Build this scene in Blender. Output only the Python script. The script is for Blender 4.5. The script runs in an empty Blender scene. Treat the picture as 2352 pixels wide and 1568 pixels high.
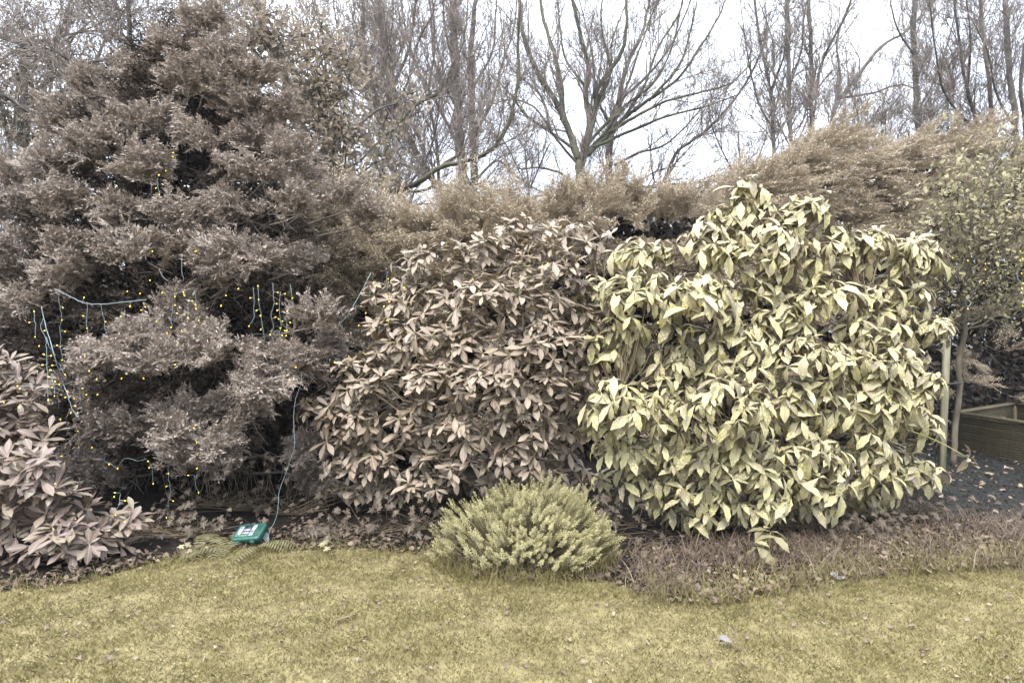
import bpy, math, random
import numpy as np
from math import radians, sin, cos, pi
random.seed(11)
rng = np.random.default_rng(11)
SC = bpy.context.scene
COL = SC.collection

# ------------------------------------------------------------------ camera, sky, sun, exposure
F = 1378.0; CU, CV = 1176.0, 784.0; EYE = 1.5
cam_data = bpy.data.cameras.new("camera")
cam_data.sensor_width = 36.0
cam_data.lens = F / 2352.0 * 36.0
cam_data.clip_end = 400.0
cam = bpy.data.objects.new("camera", cam_data)
cam.location = (0, 0, EYE); cam.rotation_euler = (radians(90), 0, 0)
COL.objects.link(cam); SC.camera = cam

SUN_EL, SUN_AZ = radians(58), radians(205)      # azimuth from +Y clockwise: behind and left of the viewer's back
world = bpy.data.worlds.new("World"); SC.world = world; world.use_nodes = True
wt = world.node_tree; wt.nodes.clear()
sky = wt.nodes.new("ShaderNodeTexSky"); sky.sky_type = 'NISHITA'; sky.sun_disc = False
sky.sun_elevation = SUN_EL; sky.sun_rotation = SUN_AZ
sky.air_density = 1.0; sky.dust_density = 3.0; sky.ozone_density = 1.0
hs = wt.nodes.new("ShaderNodeHueSaturation"); hs.inputs['Saturation'].default_value = 0.22
cl = wt.nodes.new("ShaderNodeTexNoise"); cl.inputs['Scale'].default_value = 2.2; cl.inputs['Detail'].default_value = 5
tcw = wt.nodes.new("ShaderNodeTexCoord")
rampw = wt.nodes.new("ShaderNodeValToRGB")
rampw.color_ramp.elements[0].position = 0.3; rampw.color_ramp.elements[0].color = (5.3, 6.2, 7.9, 1)
rampw.color_ramp.elements[1].position = 0.7; rampw.color_ramp.elements[1].color = (9.5, 10.2, 11.3, 1)
mxw = wt.nodes.new("ShaderNodeMix"); mxw.data_type = 'RGBA'; mxw.inputs[0].default_value = 0.75
bg = wt.nodes.new("ShaderNodeBackground"); bg.inputs['Strength'].default_value = 0.13
wo = wt.nodes.new("ShaderNodeOutputWorld")
wt.links.new(sky.outputs[0], hs.inputs['Color']); wt.links.new(tcw.outputs['Generated'], cl.inputs['Vector'])
wt.links.new(cl.outputs['Fac'], rampw.inputs[0]); wt.links.new(hs.outputs[0], mxw.inputs[6])
wt.links.new(rampw.outputs[0], mxw.inputs[7])
sxw = wt.nodes.new("ShaderNodeSeparateXYZ"); wt.links.new(tcw.outputs['Generated'], sxw.inputs[0])   # overcast sky: zenith about three times the horizon
mrw = wt.nodes.new("ShaderNodeMapRange"); mrw.inputs['From Min'].default_value = 0.0; mrw.inputs['From Max'].default_value = 1.0
mrw.inputs['To Min'].default_value = 0.33; mrw.inputs['To Max'].default_value = 1.9; wt.links.new(sxw.outputs[2], mrw.inputs['Value'])
vmw = wt.nodes.new("ShaderNodeVectorMath"); vmw.operation = 'SCALE'; wt.links.new(mxw.outputs[2], vmw.inputs[0]); wt.links.new(mrw.outputs[0], vmw.inputs['Scale'])
wt.links.new(vmw.outputs[0], bg.inputs['Color'])
wt.links.new(bg.outputs[0], wo.inputs[0])

sd = bpy.data.lights.new("sun", 'SUN'); sd.energy = 1.5; sd.angle = radians(14); sd.color = (1.0, 0.96, 0.9)
sun = bpy.data.objects.new("sun", sd); COL.objects.link(sun)
from mathutils import Vector, Matrix
sdir = Vector((sin(SUN_AZ) * cos(SUN_EL), cos(SUN_AZ) * cos(SUN_EL), sin(SUN_EL)))
sun.rotation_euler = sdir.to_track_quat('Z', 'Y').to_euler()

SC.view_settings.view_transform = 'Standard'; SC.view_settings.look = 'None'
SC.view_settings.gamma = 1.0; SC.view_settings.use_curve_mapping = False
SC.view_settings.exposure = 1.5
cy = SC.cycles
cy.max_bounces = 6; cy.diffuse_bounces = 2; cy.glossy_bounces = 2; cy.transmission_bounces = 3; cy.transparent_max_bounces = 4
cy.use_denoising = True

# ------------------------------------------------------------------ helpers
def P(u, v, Y):
    return np.array([(u - CU) / F * Y, Y, EYE - (v - CV) / F * Y])
def G(u, v):                       # the point of the ground seen at (u, v)
    Y = EYE * F / (v - CV)
    return np.array([(u - CU) / F * Y, Y, 0.0])
def tag(o, label=None, cat=None, group=None, kind=None):
    if label: o['label'] = label
    if cat: o['category'] = cat
    if group: o['group'] = group
    if kind: o['kind'] = kind
    return o
def empty(name, loc, label, cat, group=None):
    o = bpy.data.objects.new(name, None); o.location = [float(c) for c in loc]
    o.empty_display_size = 0.2
    COL.objects.link(o); tag(o, label, cat, group)
    return o
def norm(a):
    a = np.asarray(a, float)
    return a / (np.linalg.norm(a, axis=-1, keepdims=True) + 1e-9)
def mesh_np(name, V, faces_flat, sizes, mat=None, uv=None, smooth=False, col=None):
    """V (n,3); faces_flat loop vertex indices; sizes per-face loop counts; uv per VERTEX (n,2)"""
    me = bpy.data.meshes.new(name)
    V = np.ascontiguousarray(V, dtype=np.float32)
    faces_flat = np.ascontiguousarray(faces_flat, dtype=np.int32)
    sizes = np.ascontiguousarray(sizes, dtype=np.int32)
    me.vertices.add(len(V)); me.vertices.foreach_set("co", V.ravel())
    me.loops.add(len(faces_flat)); me.loops.foreach_set("vertex_index", faces_flat)
    me.polygons.add(len(sizes))
    st = np.zeros(len(sizes), dtype=np.int32); st[1:] = np.cumsum(sizes)[:-1]
    me.polygons.foreach_set("loop_start", st)
    me.polygons.foreach_set("loop_total", sizes)
    if smooth: me.polygons.foreach_set("use_smooth", np.ones(len(sizes), dtype=bool))
    if uv is not None:
        l = me.uv_layers.new(name="UVMap")
        l.data.foreach_set("uv", np.ascontiguousarray(np.asarray(uv, dtype=np.float32)[faces_flat]).ravel())
    if col is not None:
        at = me.attributes.new("tone", 'FLOAT', 'POINT')
        at.data.foreach_set("value", np.ascontiguousarray(col, dtype=np.float32))
    me.update(calc_edges=True)
    if mat: me.materials.append(mat)
    return me
def link_mesh(name, me, parent=None, world_data=True):
    o = bpy.data.objects.new(name, me); COL.objects.link(o)
    if parent is not None:
        o.parent = parent
        if world_data: o.matrix_parent_inverse = Matrix.Translation(-Vector(parent.location))
    return o
class Base:
    """a small template shape: verts, faces (list of tuples), uv"""
    def __init__(s, V, Fc, uv=None):
        s.V = np.asarray(V, float); s.F = Fc
        s.uv = np.asarray(uv, float) if uv is not None else np.zeros((len(V), 2))
        s.flat = np.array([i for f in Fc for i in f], dtype=np.int32)
        s.sizes = np.array([len(f) for f in Fc], dtype=np.int32)
    def mesh(s, name, mat, smooth=True):
        return mesh_np(name, s.V, s.flat, s.sizes, mat, s.uv, smooth)
def frames(pos, d, up, scale):
    """(n,3,3) rotation*scale with columns side, axis, normal, and positions"""
    d = norm(d); up = np.asarray(up, float)
    side = norm(np.cross(d, up)); nn = np.cross(side, d)
    R = np.stack([side, d, nn], axis=2)
    sc = np.broadcast_to(np.asarray(scale, float).reshape(-1, 1, 1) if np.ndim(scale) else scale, (len(d), 1, 1))
    return R * sc, np.asarray(pos, float)
def joined(name, bases, which, R, T, mat, parent=None, kind=None, smooth=True, tone=None):
    Vs, Fs, Ss, Us, Cs = [], [], [], [], []
    off = 0
    for b_i, b in enumerate(bases):
        m = np.where(which == b_i)[0]
        if len(m) == 0: continue
        V = np.einsum('nij,kj->nki', R[m], b.V) + T[m][:, None, :]
        n, k = V.shape[0], V.shape[1]
        Vs.append(V.reshape(-1, 3)); Us.append(np.tile(b.uv, (n, 1)))
        Fs.append((b.flat[None, :] + (np.arange(n) * k)[:, None]).ravel() + off); Ss.append(np.tile(b.sizes, n))
        if tone is not None: Cs.append(np.repeat(tone[m], k))
        off += n * k
    me = mesh_np(name, np.concatenate(Vs), np.concatenate(Fs), np.concatenate(Ss), mat, np.concatenate(Us), smooth,
                 np.concatenate(Cs) if tone is not None else None)
    o = link_mesh(name, me, parent)
    if kind: o['kind'] = kind
    return o
def place(name, me, R, T, parent):
    o = bpy.data.objects.new(name, me); COL.objects.link(o)
    o.parent = parent
    o.matrix_parent_inverse = Matrix.Translation(-Vector(parent.location))
    M = np.eye(4); M[:3, :3] = R; M[:3, 3] = T
    o.matrix_basis = Matrix(M.tolist())
    return o

class Tubes:
    def __init__(s): s.V = []; s.F = []; s.S = []; s.n = 0
    def add(s, pts, rad, sides=5, cap=True):
        pts = np.asarray(pts, float); m = len(pts)
        rad = np.broadcast_to(np.asarray(rad, float), (m,))
        t = np.empty_like(pts); t[1:-1] = pts[2:] - pts[:-2]; t[0] = pts[1] - pts[0]; t[-1] = pts[-1] - pts[-2]
        t = norm(t)
        if sides == 2:
            a = norm(np.cross(t, rng.normal(0, 1, 3)))
            V = np.stack([pts - a * rad[:, None], pts + a * rad[:, None]], 1).reshape(-1, 3)
            i = np.arange(m - 1)[:, None] * 2
            s.V.append(V); s.F.append((i + np.array([[0, 1, 3, 2]])).ravel() + s.n); s.S.append(np.full(m - 1, 4)); s.n += m * 2
            return
        ref = np.array([0.0, 0.0, 1.0]) if abs(t[:, 2].mean()) < 0.8 else np.array([1.0, 0.0, 0.0])
        a = norm(np.cross(t, ref)); b = np.cross(t, a)
        ang = np.arange(sides) * 2 * pi / sides
        V = pts[:, None, :] + rad[:, None, None] * (a[:, None, :] * np.cos(ang)[None, :, None] + b[:, None, :] * np.sin(ang)[None, :, None])
        s.V.append(V.reshape(-1, 3))
        i = np.arange(m - 1)[:, None] * sides; j = np.arange(sides)[None, :]; j2 = (j + 1) % sides
        q = np.stack([i + j, i + j2, i + sides + j2, i + sides + j], axis=2).reshape(-1) + s.n
        s.F.append(q); s.S.append(np.full((m - 1) * sides, 4))
        if cap and sides > 2:
            s.F.append(np.arange(sides)[::-1] + s.n); s.S.append(np.array([sides]))
            s.F.append(np.arange(sides) + s.n + (m - 1) * sides); s.S.append(np.array([sides]))
        s.n += m * sides
    def build(s, name, mat, parent=None, kind=None):
        if not s.V: return None
        me = mesh_np(name, np.concatenate(s.V), np.concatenate(s.F), np.concatenate(s.S), mat, None, True)
        o = link_mesh(name, me, parent)
        if kind: o['kind'] = kind
        return o
def smooth_path(pts, n=6, jit=0.0):
    """Catmull-Rom through the points"""
    pts = np.asarray(pts, float)
    Q = np.vstack([2 * pts[0] - pts[1], pts, 2 * pts[-1] - pts[-2]])
    out = []
    for i in range(1, len(Q) - 2):
        for k in range(n):
            t = k / n
            out.append(0.5 * ((2 * Q[i]) + (-Q[i-1] + Q[i+1]) * t + (2*Q[i-1] - 5*Q[i] + 4*Q[i+1] - Q[i+2]) * t*t + (-Q[i-1] + 3*Q[i] - 3*Q[i+1] + Q[i+2]) * t**3))
    out.append(pts[-1]); out = np.array(out)
    if jit: out[1:-1] += rng.normal(0, jit, out[1:-1].shape)
    return out

# ------------------------------------------------------------------ materials
def ramp(nt, stops):
    r = nt.nodes.new("ShaderNodeValToRGB"); e = r.color_ramp.elements
    while len(e) < len(stops): e.new(0.5)
    for i, (p, c) in enumerate(stops): e[i].position = p; e[i].color = (*c, 1)
    return r
def leaf_mat(name, stops, rough=0.5, spec=0.4, trans=0.18, back=None, spots=None, rib=None, patch=3.0, patch_amt=0.35, bump=0.0, val=0.0):
    m = bpy.data.materials.new(name); m.use_nodes = True; nt = m.node_tree; nt.nodes.clear()
    N = nt.nodes.new; L = nt.links.new
    out = N("ShaderNodeOutputMaterial"); bs = N("ShaderNodeBsdfPrincipled")
    bs.inputs['Roughness'].default_value = rough; bs.inputs['Specular IOR Level'].default_value = spec
    geo = N("ShaderNodeNewGeometry"); oi = N("ShaderNodeObjectInfo")
    add = N("ShaderNodeMath"); add.operation = 'ADD'; L(geo.outputs['Random Per Island'], add.inputs[0]); L(oi.outputs['Random'], add.inputs[1])
    fr = N("ShaderNodeMath"); fr.operation = 'FRACT'; L(add.outputs[0], fr.inputs[0])
    # soft patches in space mixed with the per-leaf value
    nz = N("ShaderNodeTexNoise"); nz.inputs['Scale'].default_value = patch; nz.inputs['Detail'].default_value = 3
    L(geo.outputs['Position'], nz.inputs['Vector'])
    mx = N("ShaderNodeMix"); mx.data_type = 'FLOAT'; mx.inputs[0].default_value = patch_amt
    L(fr.outputs[0], mx.inputs[2]); L(nz.outputs['Fac'], mx.inputs[3])
    r = ramp(nt, stops); L(mx.outputs[0], r.inputs[0]); col = r.outputs[0]
    uv = N("ShaderNodeTexCoord")
    if spots:
        mp = N("ShaderNodeMapping"); mp.inputs['Scale'].default_value = (0.55, 1.0, 1); L(uv.outputs['UV'], mp.inputs['Vector'])
        cb = N("ShaderNodeCombineXYZ"); ml = N("ShaderNodeMath"); ml.operation = 'MULTIPLY'; ml.inputs[1].default_value = 37.0
        L(fr.outputs[0], ml.inputs[0]); L(ml.outputs[0], cb.inputs[0]); L(ml.outputs[0], cb.inputs[2])
        va = N("ShaderNodeVectorMath"); va.operation = 'ADD'; L(mp.outputs[0], va.inputs[0]); L(cb.outputs[0], va.inputs[1])
        n2 = N("ShaderNodeTexNoise"); n2.inputs['Scale'].default_value = 13.0; n2.inputs['Detail'].default_value = 4; n2.inputs['Roughness'].default_value = 0.7
        L(va.outputs[0], n2.inputs['Vector'])
        n3 = N("ShaderNodeTexNoise"); n3.inputs['Scale'].default_value = 1.3; L(va.outputs[0], n3.inputs['Vector'])
        ad = N("ShaderNodeMath"); ad.operation = 'MULTIPLY_ADD'; ad.inputs[1].default_value = 0.45; L(n3.outputs['Fac'], ad.inputs[0]); L(n2.outputs['Fac'], ad.inputs[2])
        th = N("ShaderNodeMapRange"); th.inputs['From Min'].default_value = 0.74; th.inputs['From Max'].default_value = 0.80
        L(ad.outputs[0], th.inputs['Value'])
        m2 = N("ShaderNodeMix"); m2.data_type = 'RGBA'; L(th.outputs[0], m2.inputs[0]); L(col, m2.inputs[6]); m2.inputs[7].default_value = (*spots, 1)
        col = m2.outputs[2]
    if rib:
        sx = N("ShaderNodeSeparateXYZ"); L(uv.outputs['UV'], sx.inputs[0])
        ab = N("ShaderNodeMath"); ab.operation = 'SUBTRACT'; ab.inputs[1].default_value = 0.5; L(sx.outputs[0], ab.inputs[0])
        a2 = N("ShaderNodeMath"); a2.operation = 'ABSOLUTE'; L(ab.outputs[0], a2.inputs[0])
        mr = N("ShaderNodeMapRange"); mr.inputs['From Min'].default_value = 0.02; mr.inputs['From Max'].default_value = 0.07
        mr.inputs['To Min'].default_value = 0.6; mr.inputs['To Max'].default_value = 0.0; L(a2.outputs[0], mr.inputs['Value'])
        m3 = N("ShaderNodeMix"); m3.data_type = 'RGBA'; L(mr.outputs[0], m3.inputs[0]); L(col, m3.inputs[6]); m3.inputs[7].default_value = (*rib, 1)
        col = m3.outputs[2]
        # side veins as slight relief
        if bump:
            sy = N("ShaderNodeMath"); sy.operation = 'MULTIPLY_ADD'; sy.inputs[1].default_value = -1.3; L(a2.outputs[0], sy.inputs[0]); L(sx.outputs[1], sy.inputs[2])
            wv = N("ShaderNodeMath"); wv.operation = 'MULTIPLY'; wv.inputs[1].default_value = 62.0; L(sy.outputs[0], wv.inputs[0])
            sn = N("ShaderNodeMath"); sn.operation = 'SINE'; L(wv.outputs[0], sn.inputs[0])
            bp = N("ShaderNodeBump"); bp.inputs['Strength'].default_value = bump; bp.inputs['Distance'].default_value = 0.004
            L(sn.outputs[0], bp.inputs['Height']); L(bp.outputs[0], bs.inputs['Normal'])
    if back:
        m4 = N("ShaderNodeMix"); m4.data_type = 'RGBA'; L(geo.outputs['Backfacing'], m4.inputs[0]); L(col, m4.inputs[6]); m4.inputs[7].default_value = (*back, 1)
        col = m4.outputs[2]
    L(col, bs.inputs['Base Color'])
    if trans:
        tr = N("ShaderNodeBsdfTranslucent"); L(col, tr.inputs['Color'])
        ms = N("ShaderNodeMixShader"); ms.inputs[0].default_value = trans
        L(bs.outputs[0], ms.inputs[1]); L(tr.outputs[0], ms.inputs[2]); L(ms.outputs[0], out.inputs[0])
    else: L(bs.outputs[0], out.inputs[0])
    return m
def solid_mat(name, c1, c2, scale=8.0, rough=0.8, spec=0.2, stretch=(1, 1, 1), bump=0.3, emit=None, estr=0.0, dist=0.01, metal=0.0, lo=0.35, hi=0.65):
    m = bpy.data.materials.new(name); m.use_nodes = True; nt = m.node_tree
    N = nt.nodes.new; L = nt.links.new; bs = nt.nodes['Principled BSDF']
    bs.inputs['Roughness'].default_value = rough; bs.inputs['Specular IOR Level'].default_value = spec; bs.inputs['Metallic'].default_value = metal
    tc = N("ShaderNodeTexCoord"); mp = N("ShaderNodeMapping"); mp.inputs['Scale'].default_value = stretch
    L(tc.outputs['Object'], mp.inputs['Vector'])
    nz = N("ShaderNodeTexNoise"); nz.inputs['Scale'].default_value = scale; nz.inputs['Detail'].default_value = 6; nz.inputs['Roughness'].default_value = 0.65
    L(mp.outputs[0], nz.inputs['Vector'])
    r = ramp(nt, [(lo, c1), (hi, c2)]); L(nz.outputs['Fac'], r.inputs[0]); L(r.outputs[0], bs.inputs['Base Color'])
    if bump:
        bp = N("ShaderNodeBump"); bp.inputs['Strength'].default_value = bump; bp.inputs['Distance'].default_value = dist
        L(nz.outputs['Fac'], bp.inputs['Height']); L(bp.outputs[0], bs.inputs['Normal'])
    if emit:
        bs.inputs['Emission Color'].default_value = (*emit, 1); bs.inputs['Emission Strength'].default_value = estr
    return m

M = {}
M['conifer'] = leaf_mat('conifer_foliage', [(0.0, (0.17, 0.136, 0.110)), (0.5, (0.31, 0.255, 0.21)), (1.0, (0.47, 0.40, 0.34))], rough=0.65, spec=0.25, trans=0.12, patch=2.5, patch_amt=0.3)
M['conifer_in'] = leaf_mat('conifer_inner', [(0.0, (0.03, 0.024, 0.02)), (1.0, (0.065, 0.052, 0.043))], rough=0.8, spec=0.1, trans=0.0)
M['conifer_shade'] = leaf_mat('dead_conifer_shaded', [(0.0, (0.045, 0.035, 0.028)), (1.0, (0.12, 0.092, 0.072))], rough=0.8, spec=0.1, trans=0.0)  # brown dead inner foliage, its colour darkened to deepen the juniper's shaded hollows
M['hedge'] = leaf_mat('hedge_foliage', [(0.0, (0.24, 0.19, 0.14)), (0.5, (0.41, 0.335, 0.24)), (1.0, (0.57, 0.485, 0.36))], rough=0.65, spec=0.25, trans=0.15, patch=1.8, patch_amt=0.4)
M['aucuba'] = leaf_mat('aucuba_leaf', [(0.0, (0.20, 0.155, 0.12)), (0.5, (0.41, 0.36, 0.225)), (1.0, (0.68, 0.63, 0.37))], rough=0.38, spec=0.5, trans=0.2,
                       back=(0.30, 0.24, 0.18), spots=(0.72, 0.66, 0.27), rib=(0.44, 0.40, 0.26), patch=1.2, patch_amt=0.3, bump=0.35)
M['rhodo'] = leaf_mat('rhododendron_leaf', [(0.0, (0.16, 0.115, 0.085)), (0.5, (0.28, 0.215, 0.16)), (1.0, (0.44, 0.365, 0.27))], rough=0.40, spec=0.5, trans=0.15,
                      back=(0.22, 0.165, 0.10), rib=(0.42, 0.36, 0.2), patch=1.5, patch_amt=0.35, bump=0.2)
M['rhodo2'] = leaf_mat('azalea_leaf', [(0.0, (0.12, 0.083, 0.066)), (0.6, (0.205, 0.148, 0.122)), (0.9, (0.29, 0.24, 0.165)), (1.0, (0.42, 0.44, 0.16))], rough=0.42, spec=0.5, trans=0.15,
                      back=(0.20, 0.15, 0.10), rib=(0.36, 0.30, 0.2), patch=1.5, patch_amt=0.3, bump=0.2)
M['hebe'] = leaf_mat('dwarf_shrub_leaf', [(0.0, (0.24, 0.20, 0.11)), (0.6, (0.40, 0.36, 0.185)), (1.0, (0.58, 0.54, 0.26))], rough=0.55, spec=0.3, trans=0.2, patch=4)
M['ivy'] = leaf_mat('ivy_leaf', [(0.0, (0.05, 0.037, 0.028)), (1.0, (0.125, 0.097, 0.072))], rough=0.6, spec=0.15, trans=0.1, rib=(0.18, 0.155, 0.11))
M['treeleaf'] = leaf_mat('tree_leaf', [(0.0, (0.20, 0.16, 0.12)), (0.6, (0.33, 0.27, 0.20)), (1.0, (0.44, 0.37, 0.24))], rough=0.6, spec=0.3, trans=0.45)
M['yleaf'] = leaf_mat('small_tree_leaf', [(0.0, (0.20, 0.17, 0.10)), (0.6, (0.31, 0.275, 0.15)), (1.0, (0.46, 0.42, 0.22))], rough=0.5, spec=0.3, trans=0.3)
M['grass'] = leaf_mat('grass_blade', [(0.0, (0.12, 0.10, 0.052)), (0.45, (0.20, 0.170, 0.068)), (0.8, (0.28, 0.240, 0.102)), (1.0, (0.42, 0.375, 0.21))], rough=0.7, spec=0.2, trans=0.25, patch=1.7, patch_amt=0.55)
M['straw'] = leaf_mat('dry_straw', [(0.0, (0.045, 0.030, 0.023)), (0.65, (0.13, 0.093, 0.068)), (1.0, (0.36, 0.29, 0.20))], rough=0.7, spec=0.2, trans=0.0)
M['litter'] = leaf_mat('dead_leaf', [(0.0, (0.09, 0.06, 0.045)), (0.4, (0.19, 0.135, 0.105)), (0.8, (0.28, 0.225, 0.15)), (1.0, (0.46, 0.42, 0.31))], rough=0.7, spec=0.2, trans=0.05, patch=6)
M['litter_shade'] = leaf_mat('shaded_dead_leaf', [(0.0, (0.05, 0.034, 0.026)), (0.6, (0.12, 0.085, 0.062)), (1.0, (0.26, 0.20, 0.15))], rough=0.7, spec=0.2, trans=0.0, patch=6)  # darker dead-leaf copy, under-shrub shade put into its colour
M['clover'] = leaf_mat('moss_clover', [(0.0, (0.20, 0.17, 0.075)), (0.7, (0.32, 0.29, 0.14)), (1.0, (0.46, 0.43, 0.26))], rough=0.6, spec=0.2, trans=0.2)
M['fern'] = leaf_mat('fern_frond', [(0.0, (0.12, 0.105, 0.05)), (1.0, (0.22, 0.195, 0.095))], rough=0.6, spec=0.3, trans=0.25)
M['bark'] = solid_mat('grey_bark', (0.07, 0.065, 0.056), (0.16, 0.148, 0.125), 5.0, 0.9, 0.1, (1, 1, 0.25), 0.6)
M['moss_bark'] = solid_mat('mossy_bark', (0.06, 0.062, 0.04), (0.14, 0.135, 0.09), 2.0, 0.9, 0.1, (1, 1, 0.4), 0.6)
M['twig'] = solid_mat('twig_bark', (0.16, 0.132, 0.112), (0.28, 0.235, 0.20), 3.0, 0.8, 0.2, bump=0)
M['birch'] = solid_mat('pale_bark', (0.08, 0.076, 0.07), (0.19, 0.18, 0.16), 3.5, 0.85, 0.15, (1, 1, 0.5), 0.4)
M['tan'] = solid_mat('young_bark', (0.08, 0.068, 0.046), (0.17, 0.145, 0.10), 6, 0.8, 0.2, (1, 1, .6), bump=0.3)
M['stem'] = solid_mat('shrub_stem', (0.12, 0.09, 0.06), (0.24, 0.19, 0.12), 12, 0.8, 0.2, bump=0.2)
M['ystem'] = solid_mat('young_stem', (0.28, 0.27, 0.09), (0.42, 0.40, 0.15), 12, 0.6, 0.3, bump=0)
M['soil'] = solid_mat('soil', (0.006, 0.005, 0.0045), (0.022, 0.017, 0.014), 14, 0.95, 0.1, bump=1.0, dist=0.02)
M['lawn'] = solid_mat('lawn_ground', (0.12, 0.095, 0.05), (0.24, 0.20, 0.10), 9, 0.95, 0.1, bump=0.8, dist=0.02)
M['gravel'] = solid_mat('gravel_ground', (0.012, 0.012, 0.011), (0.03, 0.029, 0.026), 40, 0.9, 0.2, bump=1.0, dist=0.02)
M['pebble'] = leaf_mat('slate_chip', [(0.0, (0.010, 0.010, 0.009)), (0.8, (0.034, 0.034, 0.030)), (1.0, (0.13, 0.12, 0.10))], rough=0.9, spec=0.1, trans=0.0)
M['wood'] = solid_mat('treated_timber', (0.085, 0.070, 0.042), (0.155, 0.132, 0.082), 6, 0.8, 0.2, (1, 10, 1), 0.3, dist=0.003)
M['stake'] = solid_mat('stake_timber', (0.17, 0.155, 0.10), (0.30, 0.275, 0.185), 5, 0.75, 0.2, (4, 4, 0.5), 0.3, dist=0.003)
M['rubber'] = solid_mat('black_rubber', (0.03, 0.025, 0.022), (0.05, 0.045, 0.04), 20, 0.6, 0.3, bump=0)
M['green'] = solid_mat('green_plastic', (0.014, 0.065, 0.048), (0.022, 0.088, 0.066), 30, 0.42, 0.5, bump=0.05)
M['dgreen'] = solid_mat('dark_green_plastic', (0.008, 0.04, 0.03), (0.012, 0.055, 0.042), 30, 0.45, 0.4, bump=0)
M['lb_black'] = solid_mat('label_black', (0.015, 0.015, 0.02), (0.03, 0.03, 0.035), 30, 0.4, 0.4, bump=0)
M['lb_white'] = solid_mat('label_white', (0.26, 0.30, 0.32), (0.40, 0.43, 0.45), 60, 0.4, 0.4, bump=0)
M['lb_grey'] = solid_mat('label_grey', (0.16, 0.15, 0.19), (0.32, 0.32, 0.38), 80, 0.4, 0.4, bump=0)
M['lb_green'] = solid_mat('label_green', (0.03, 0.16, 0.07), (0.06, 0.24, 0.10), 40, 0.4, 0.4, bump=0)
M['lb_pink'] = solid_mat('label_pink', (0.45, 0.18, 0.24), (0.55, 0.25, 0.3), 40, 0.4, 0.4, bump=0)
M['orange'] = solid_mat('orange_plug', (0.5, 0.11, 0.03), (0.6, 0.15, 0.04), 40, 0.4, 0.4, bump=0)
M['cable'] = solid_mat('pale_cable', (0.20, 0.27, 0.28), (0.27, 0.35, 0.36), 40, 0.35, 0.5, bump=0)
M['led'] = solid_mat('lit_bulb', (0.4, 0.25, 0.05), (0.45, 0.28, 0.06), 10, 0.3, 0.5, bump=0, emit=(1.0, 0.70, 0.04), estr=1.3)

# ------------------------------------------------------------------ leaf templates
def leaf(L=1.0, W=0.34, bend=0.9, fold=0.25, n=7, teeth=False, peak=0.5, twist=0.0, tip=1.0, petiole=0.08):
    V, U, Fc = [], [], []
    y = z = 0.0
    for i in range(n + 1):
        t = i / n
        th = bend * t
        if i: y += cos(bend * (t - 0.5 / n)) / n; z -= sin(bend * (t - 0.5 / n)) / n
        if t <= petiole: w = 0.03
        else:
            s = (t - petiole) / (1 - petiole)
            a = peak
            w = (s / a) ** 0.75 if s < a else max(0.0, (1 - ((s - a) / (1 - a)) ** (1.4 + tip)))
            w = max(w, 0.015)
        if teeth and 0.35 < t < 0.95: w *= 1.12 if i % 2 else 0.88
        hw = w * W / 2
        tw = twist * t
        lift = fold * hw
        for sx in (-1, 0, 1):
            xx = sx * hw; zz = lift * abs(sx)
            V.append((xx * cos(tw) - zz * sin(tw), y + zz * sin(th), z + xx * sin(tw) + zz * cos(th)))
            U.append((0.5 + 0.5 * sx * w, t))
    for i in range(n):
        for k in (0, 1):
            a = i * 3 + k
            Fc.append((a, a + 1, a + 4, a + 3))
    return Base(np.array(V) * L, Fc, U)
AUC = [leaf(1, .33, b, f, 7, True, .42, tw, 1.0) for b, f, tw in ((.7, .3, .1), (1.0, .2, -.2), (1.3, .35, .15), (.45, .15, .3), (.9, .5, -.1))]
RHO = [leaf(1, .36, b, f, 6, False, .55, tw, .6) for b, f, tw in ((.35, .2, .1), (.7, .3, -.15), (.1, .15, .2), (1.0, .45, 0), (-.25, .3, .1))]
RH2 = [leaf(1, .33, b, f, 6, False, .6, tw, .4) for b, f, tw in ((.3, .25, .1), (.7, .3, -.15), (.1, .2, .2), (-.2, .4, .1))]
SML = [leaf(1, .5, b, f, 3, False, .5, 0, .4) for b, f in ((.5, .3), (0, .4), (1.0, .2))]
def ivy_leaf():
    ang = [-90, -60, -20, 5, 35, 60, 90, 120, 145, 175, 200, 240]
    rad = [.12, .55, .75, .42, .8, .5, 1.0, .5, .8, .42, .75, .55]
    V = [(0, .3, .03)]; U = [(.5, .3)]
    for a, r in zip(ang, rad):
        x = r * cos(radians(a)) * .55; y = .3 + r * sin(radians(a)) * .6
        V.append((x, y, -.12 * r * r)); U.append((.5 + x, y))
    Fc = [(0, 1 + i, 1 + (i + 1) % 12) for i in range(12)]
    return Base(V, Fc, U)
IVY = [ivy_leaf()]
QUAD = [Base([(0, 0, 0), (.35, .5, .05), (0, 1, 0), (-.3, .5, -.05)], [(0, 1, 2, 3)], [(.5, 0), (1, .5), (.5, 1), (0, .5)])]
def curl_leaf(seed):
    r = np.random.default_rng(seed); V = []; n = 4
    for i in range(n + 1):
        t = i / n; w = .38 * math.sin(pi * min(.97, max(.06, t))) * r.uniform(.7, 1.2)
        for s in (-1, 0, 1): V.append((s * w, t - .5, .25 * s * s * r.uniform(.3, 1.2) + .2 * math.sin(3 * t + seed)))
    Fc = [(i * 3 + k, i * 3 + k + 1, i * 3 + k + 4, i * 3 + k + 3) for i in range(n) for k in (0, 1)]
    return Base(V, Fc, [(v[0] + .5, v[1] + .5) for v in V])
LIT = [curl_leaf(i) for i in range(5)]

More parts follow.
